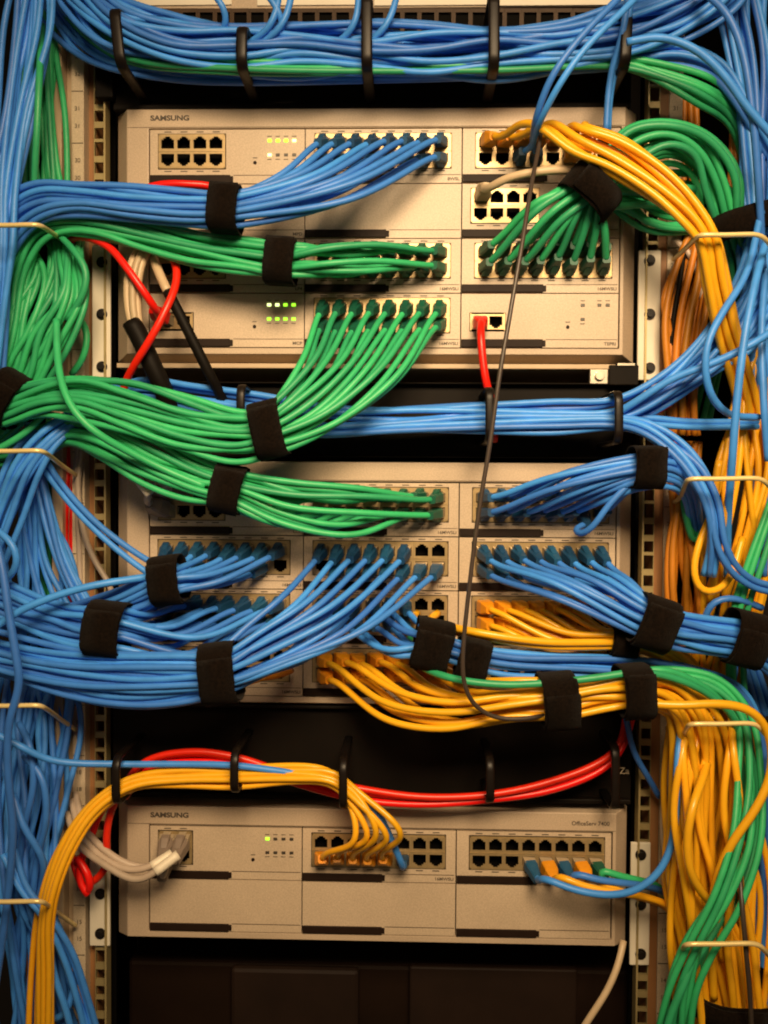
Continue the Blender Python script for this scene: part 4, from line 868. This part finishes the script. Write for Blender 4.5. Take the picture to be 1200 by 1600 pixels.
cable('green', [P(1085, 1490, 92), P(1072, 1530, 96), P(1050, 1580, 96), P(1030, 1650, 92)], 'bright green cable slanting off the bottom right', None, 3.0)
bundle('yellow', 10, [(1130, 1110, 30, 30), (1140, 1240, 24, 40), (1150, 1380, 24, 44), (1160, 1500, 30, 44), (1172, 1660, 30, 46)], None, 'yellow cable hanging in the lower right mass', 'yellow cables of the lower right mass', seed=91, jit=.5)
bundle('yellow', 8, [(1064, 1110, 34, 14), (1062, 1230, 30, 20), (1064, 1360, 30, 26), (1066, 1470, 30, 26), (1058, 1650, 20, 30)], None, 'yellow cable at the inner edge of the lower right mass', 'inner yellow cables lower right', seed=92, jit=.5)
cable('yellow', [P(975, 1090, 84), P(1005, 1098, 92), P(1060, 1102, 98), P(1130, 1100, 98), P(1176, 1112, 96), P(1202, 1150, 92), P(1204, 1210, 92), P(1180, 1265, 94), P(1142, 1320, 92), P(1118, 1380, 84), P(1112, 1450, 70), P(1115, 1560, 60)], 'yellow cable looping out wide at the right edge', None, 3.3)
cable('yellow', [P(1108, 1180, 44), P(1098, 1216, 76), P(1082, 1262, 96), P(1074, 1310, 96), P(1078, 1360, 94), P(1096, 1394, 86), P(1116, 1420, 74), P(1130, 1500, 60)], 'bright yellow cable bowing in front of the lower right mass', None, 3.3)
lg = random.Random(5)
for k in range(9):
    x = 1060 + 12 * k + lg.uniform(-6, 6); a = lg.uniform(-26, 26); b_ = lg.uniform(-24, 24); dd = lg.uniform(60, 76)
    cable('yellow', [P(x + 4, 1105 + lg.uniform(-8, 16), 44), P(x + a * .4, 1170, dd - 6), P(x + a, 1270, dd), P(x + (a + b_) * .5 + 4, 1370, dd + 4), P(x + b_ + 8, 1470, dd - 4), P(x + 18 + b_, 1560, dd - 8), P(x + 26 + b_ * 1.4, 1660, dd - 10)], 'loose yellow cable swaying at the front of the lower right mass', 'loose yellow cables lower right', r=2.9)
cable('brown', [P(1148, 1130, 40), P(1150, 1230, 50), P(1154, 1330, 76), P(1160, 1420, 100), P(1166, 1490, 102), P(1172, 1560, 98), P(1176, 1650, 90)], 'thin dark wire hanging across the lower right yellow cables', None, 1.9, 'hanging_wire', 'wire')
bundle('blue', 5, [(1200, 1180, 0, 16), (1196, 1320, -4, 18), (1196, 1450, -4, 18), (1200, 1660, -6, 18)], None, stuff=5, seed=93)
strap(1146, 1553, 42, 88, 17, 66, 24, 'black strap at the bottom right corner on the yellow cables', seed=94)
cable('grey', [P(1062, 1120, 34), P(1044, 1200, 26), P(1036, 1280, 20), P(1040, 1340, 16), P(1050, 1420, 10)], 'beige cable at the inner edge of the lower right mass', None, 2.7)
if STUFF:
    cols = sorted({c for _, _, c in STUFF})
    me = tube_mesh('cable_mass', [(c, r, cols.index(k)) for c, r, k in STUFF], [CM[k] for k in cols])
    vs = [v.co[:] for v in me.vertices]; fs = [tuple(f.vertices) for f in me.polygons]; mi = [f.material_index for f in me.polygons]; sm = [True] * len(fs)
    ms = list(me.materials)
    for mn, parts in MASSBOOT.items():
        ms.append(bpy.data.materials[mn])
        for v, f in parts:
            b0 = len(vs); vs += (v * S).tolist(); fs += [tuple(b0 + t for t in q) for q in f]; mi += [len(ms) - 1] * len(f); sm += [False] * len(f)
    me = bpy.data.meshes.new('cable_mass'); me.from_pydata(vs, [], fs)
    for m in ms: me.materials.append(m)
    me.polygons.foreach_set('material_index', mi); me.polygons.foreach_set('use_smooth', sm)
    o = bpy.data.objects.new('cable_mass', me); C.objects.link(o)
    tag(o, 'remaining network cables mostly hidden behind the front bundles and in both side runs', 'cables', None, 'stuff')
print('CABLES', N_CABLE[0])
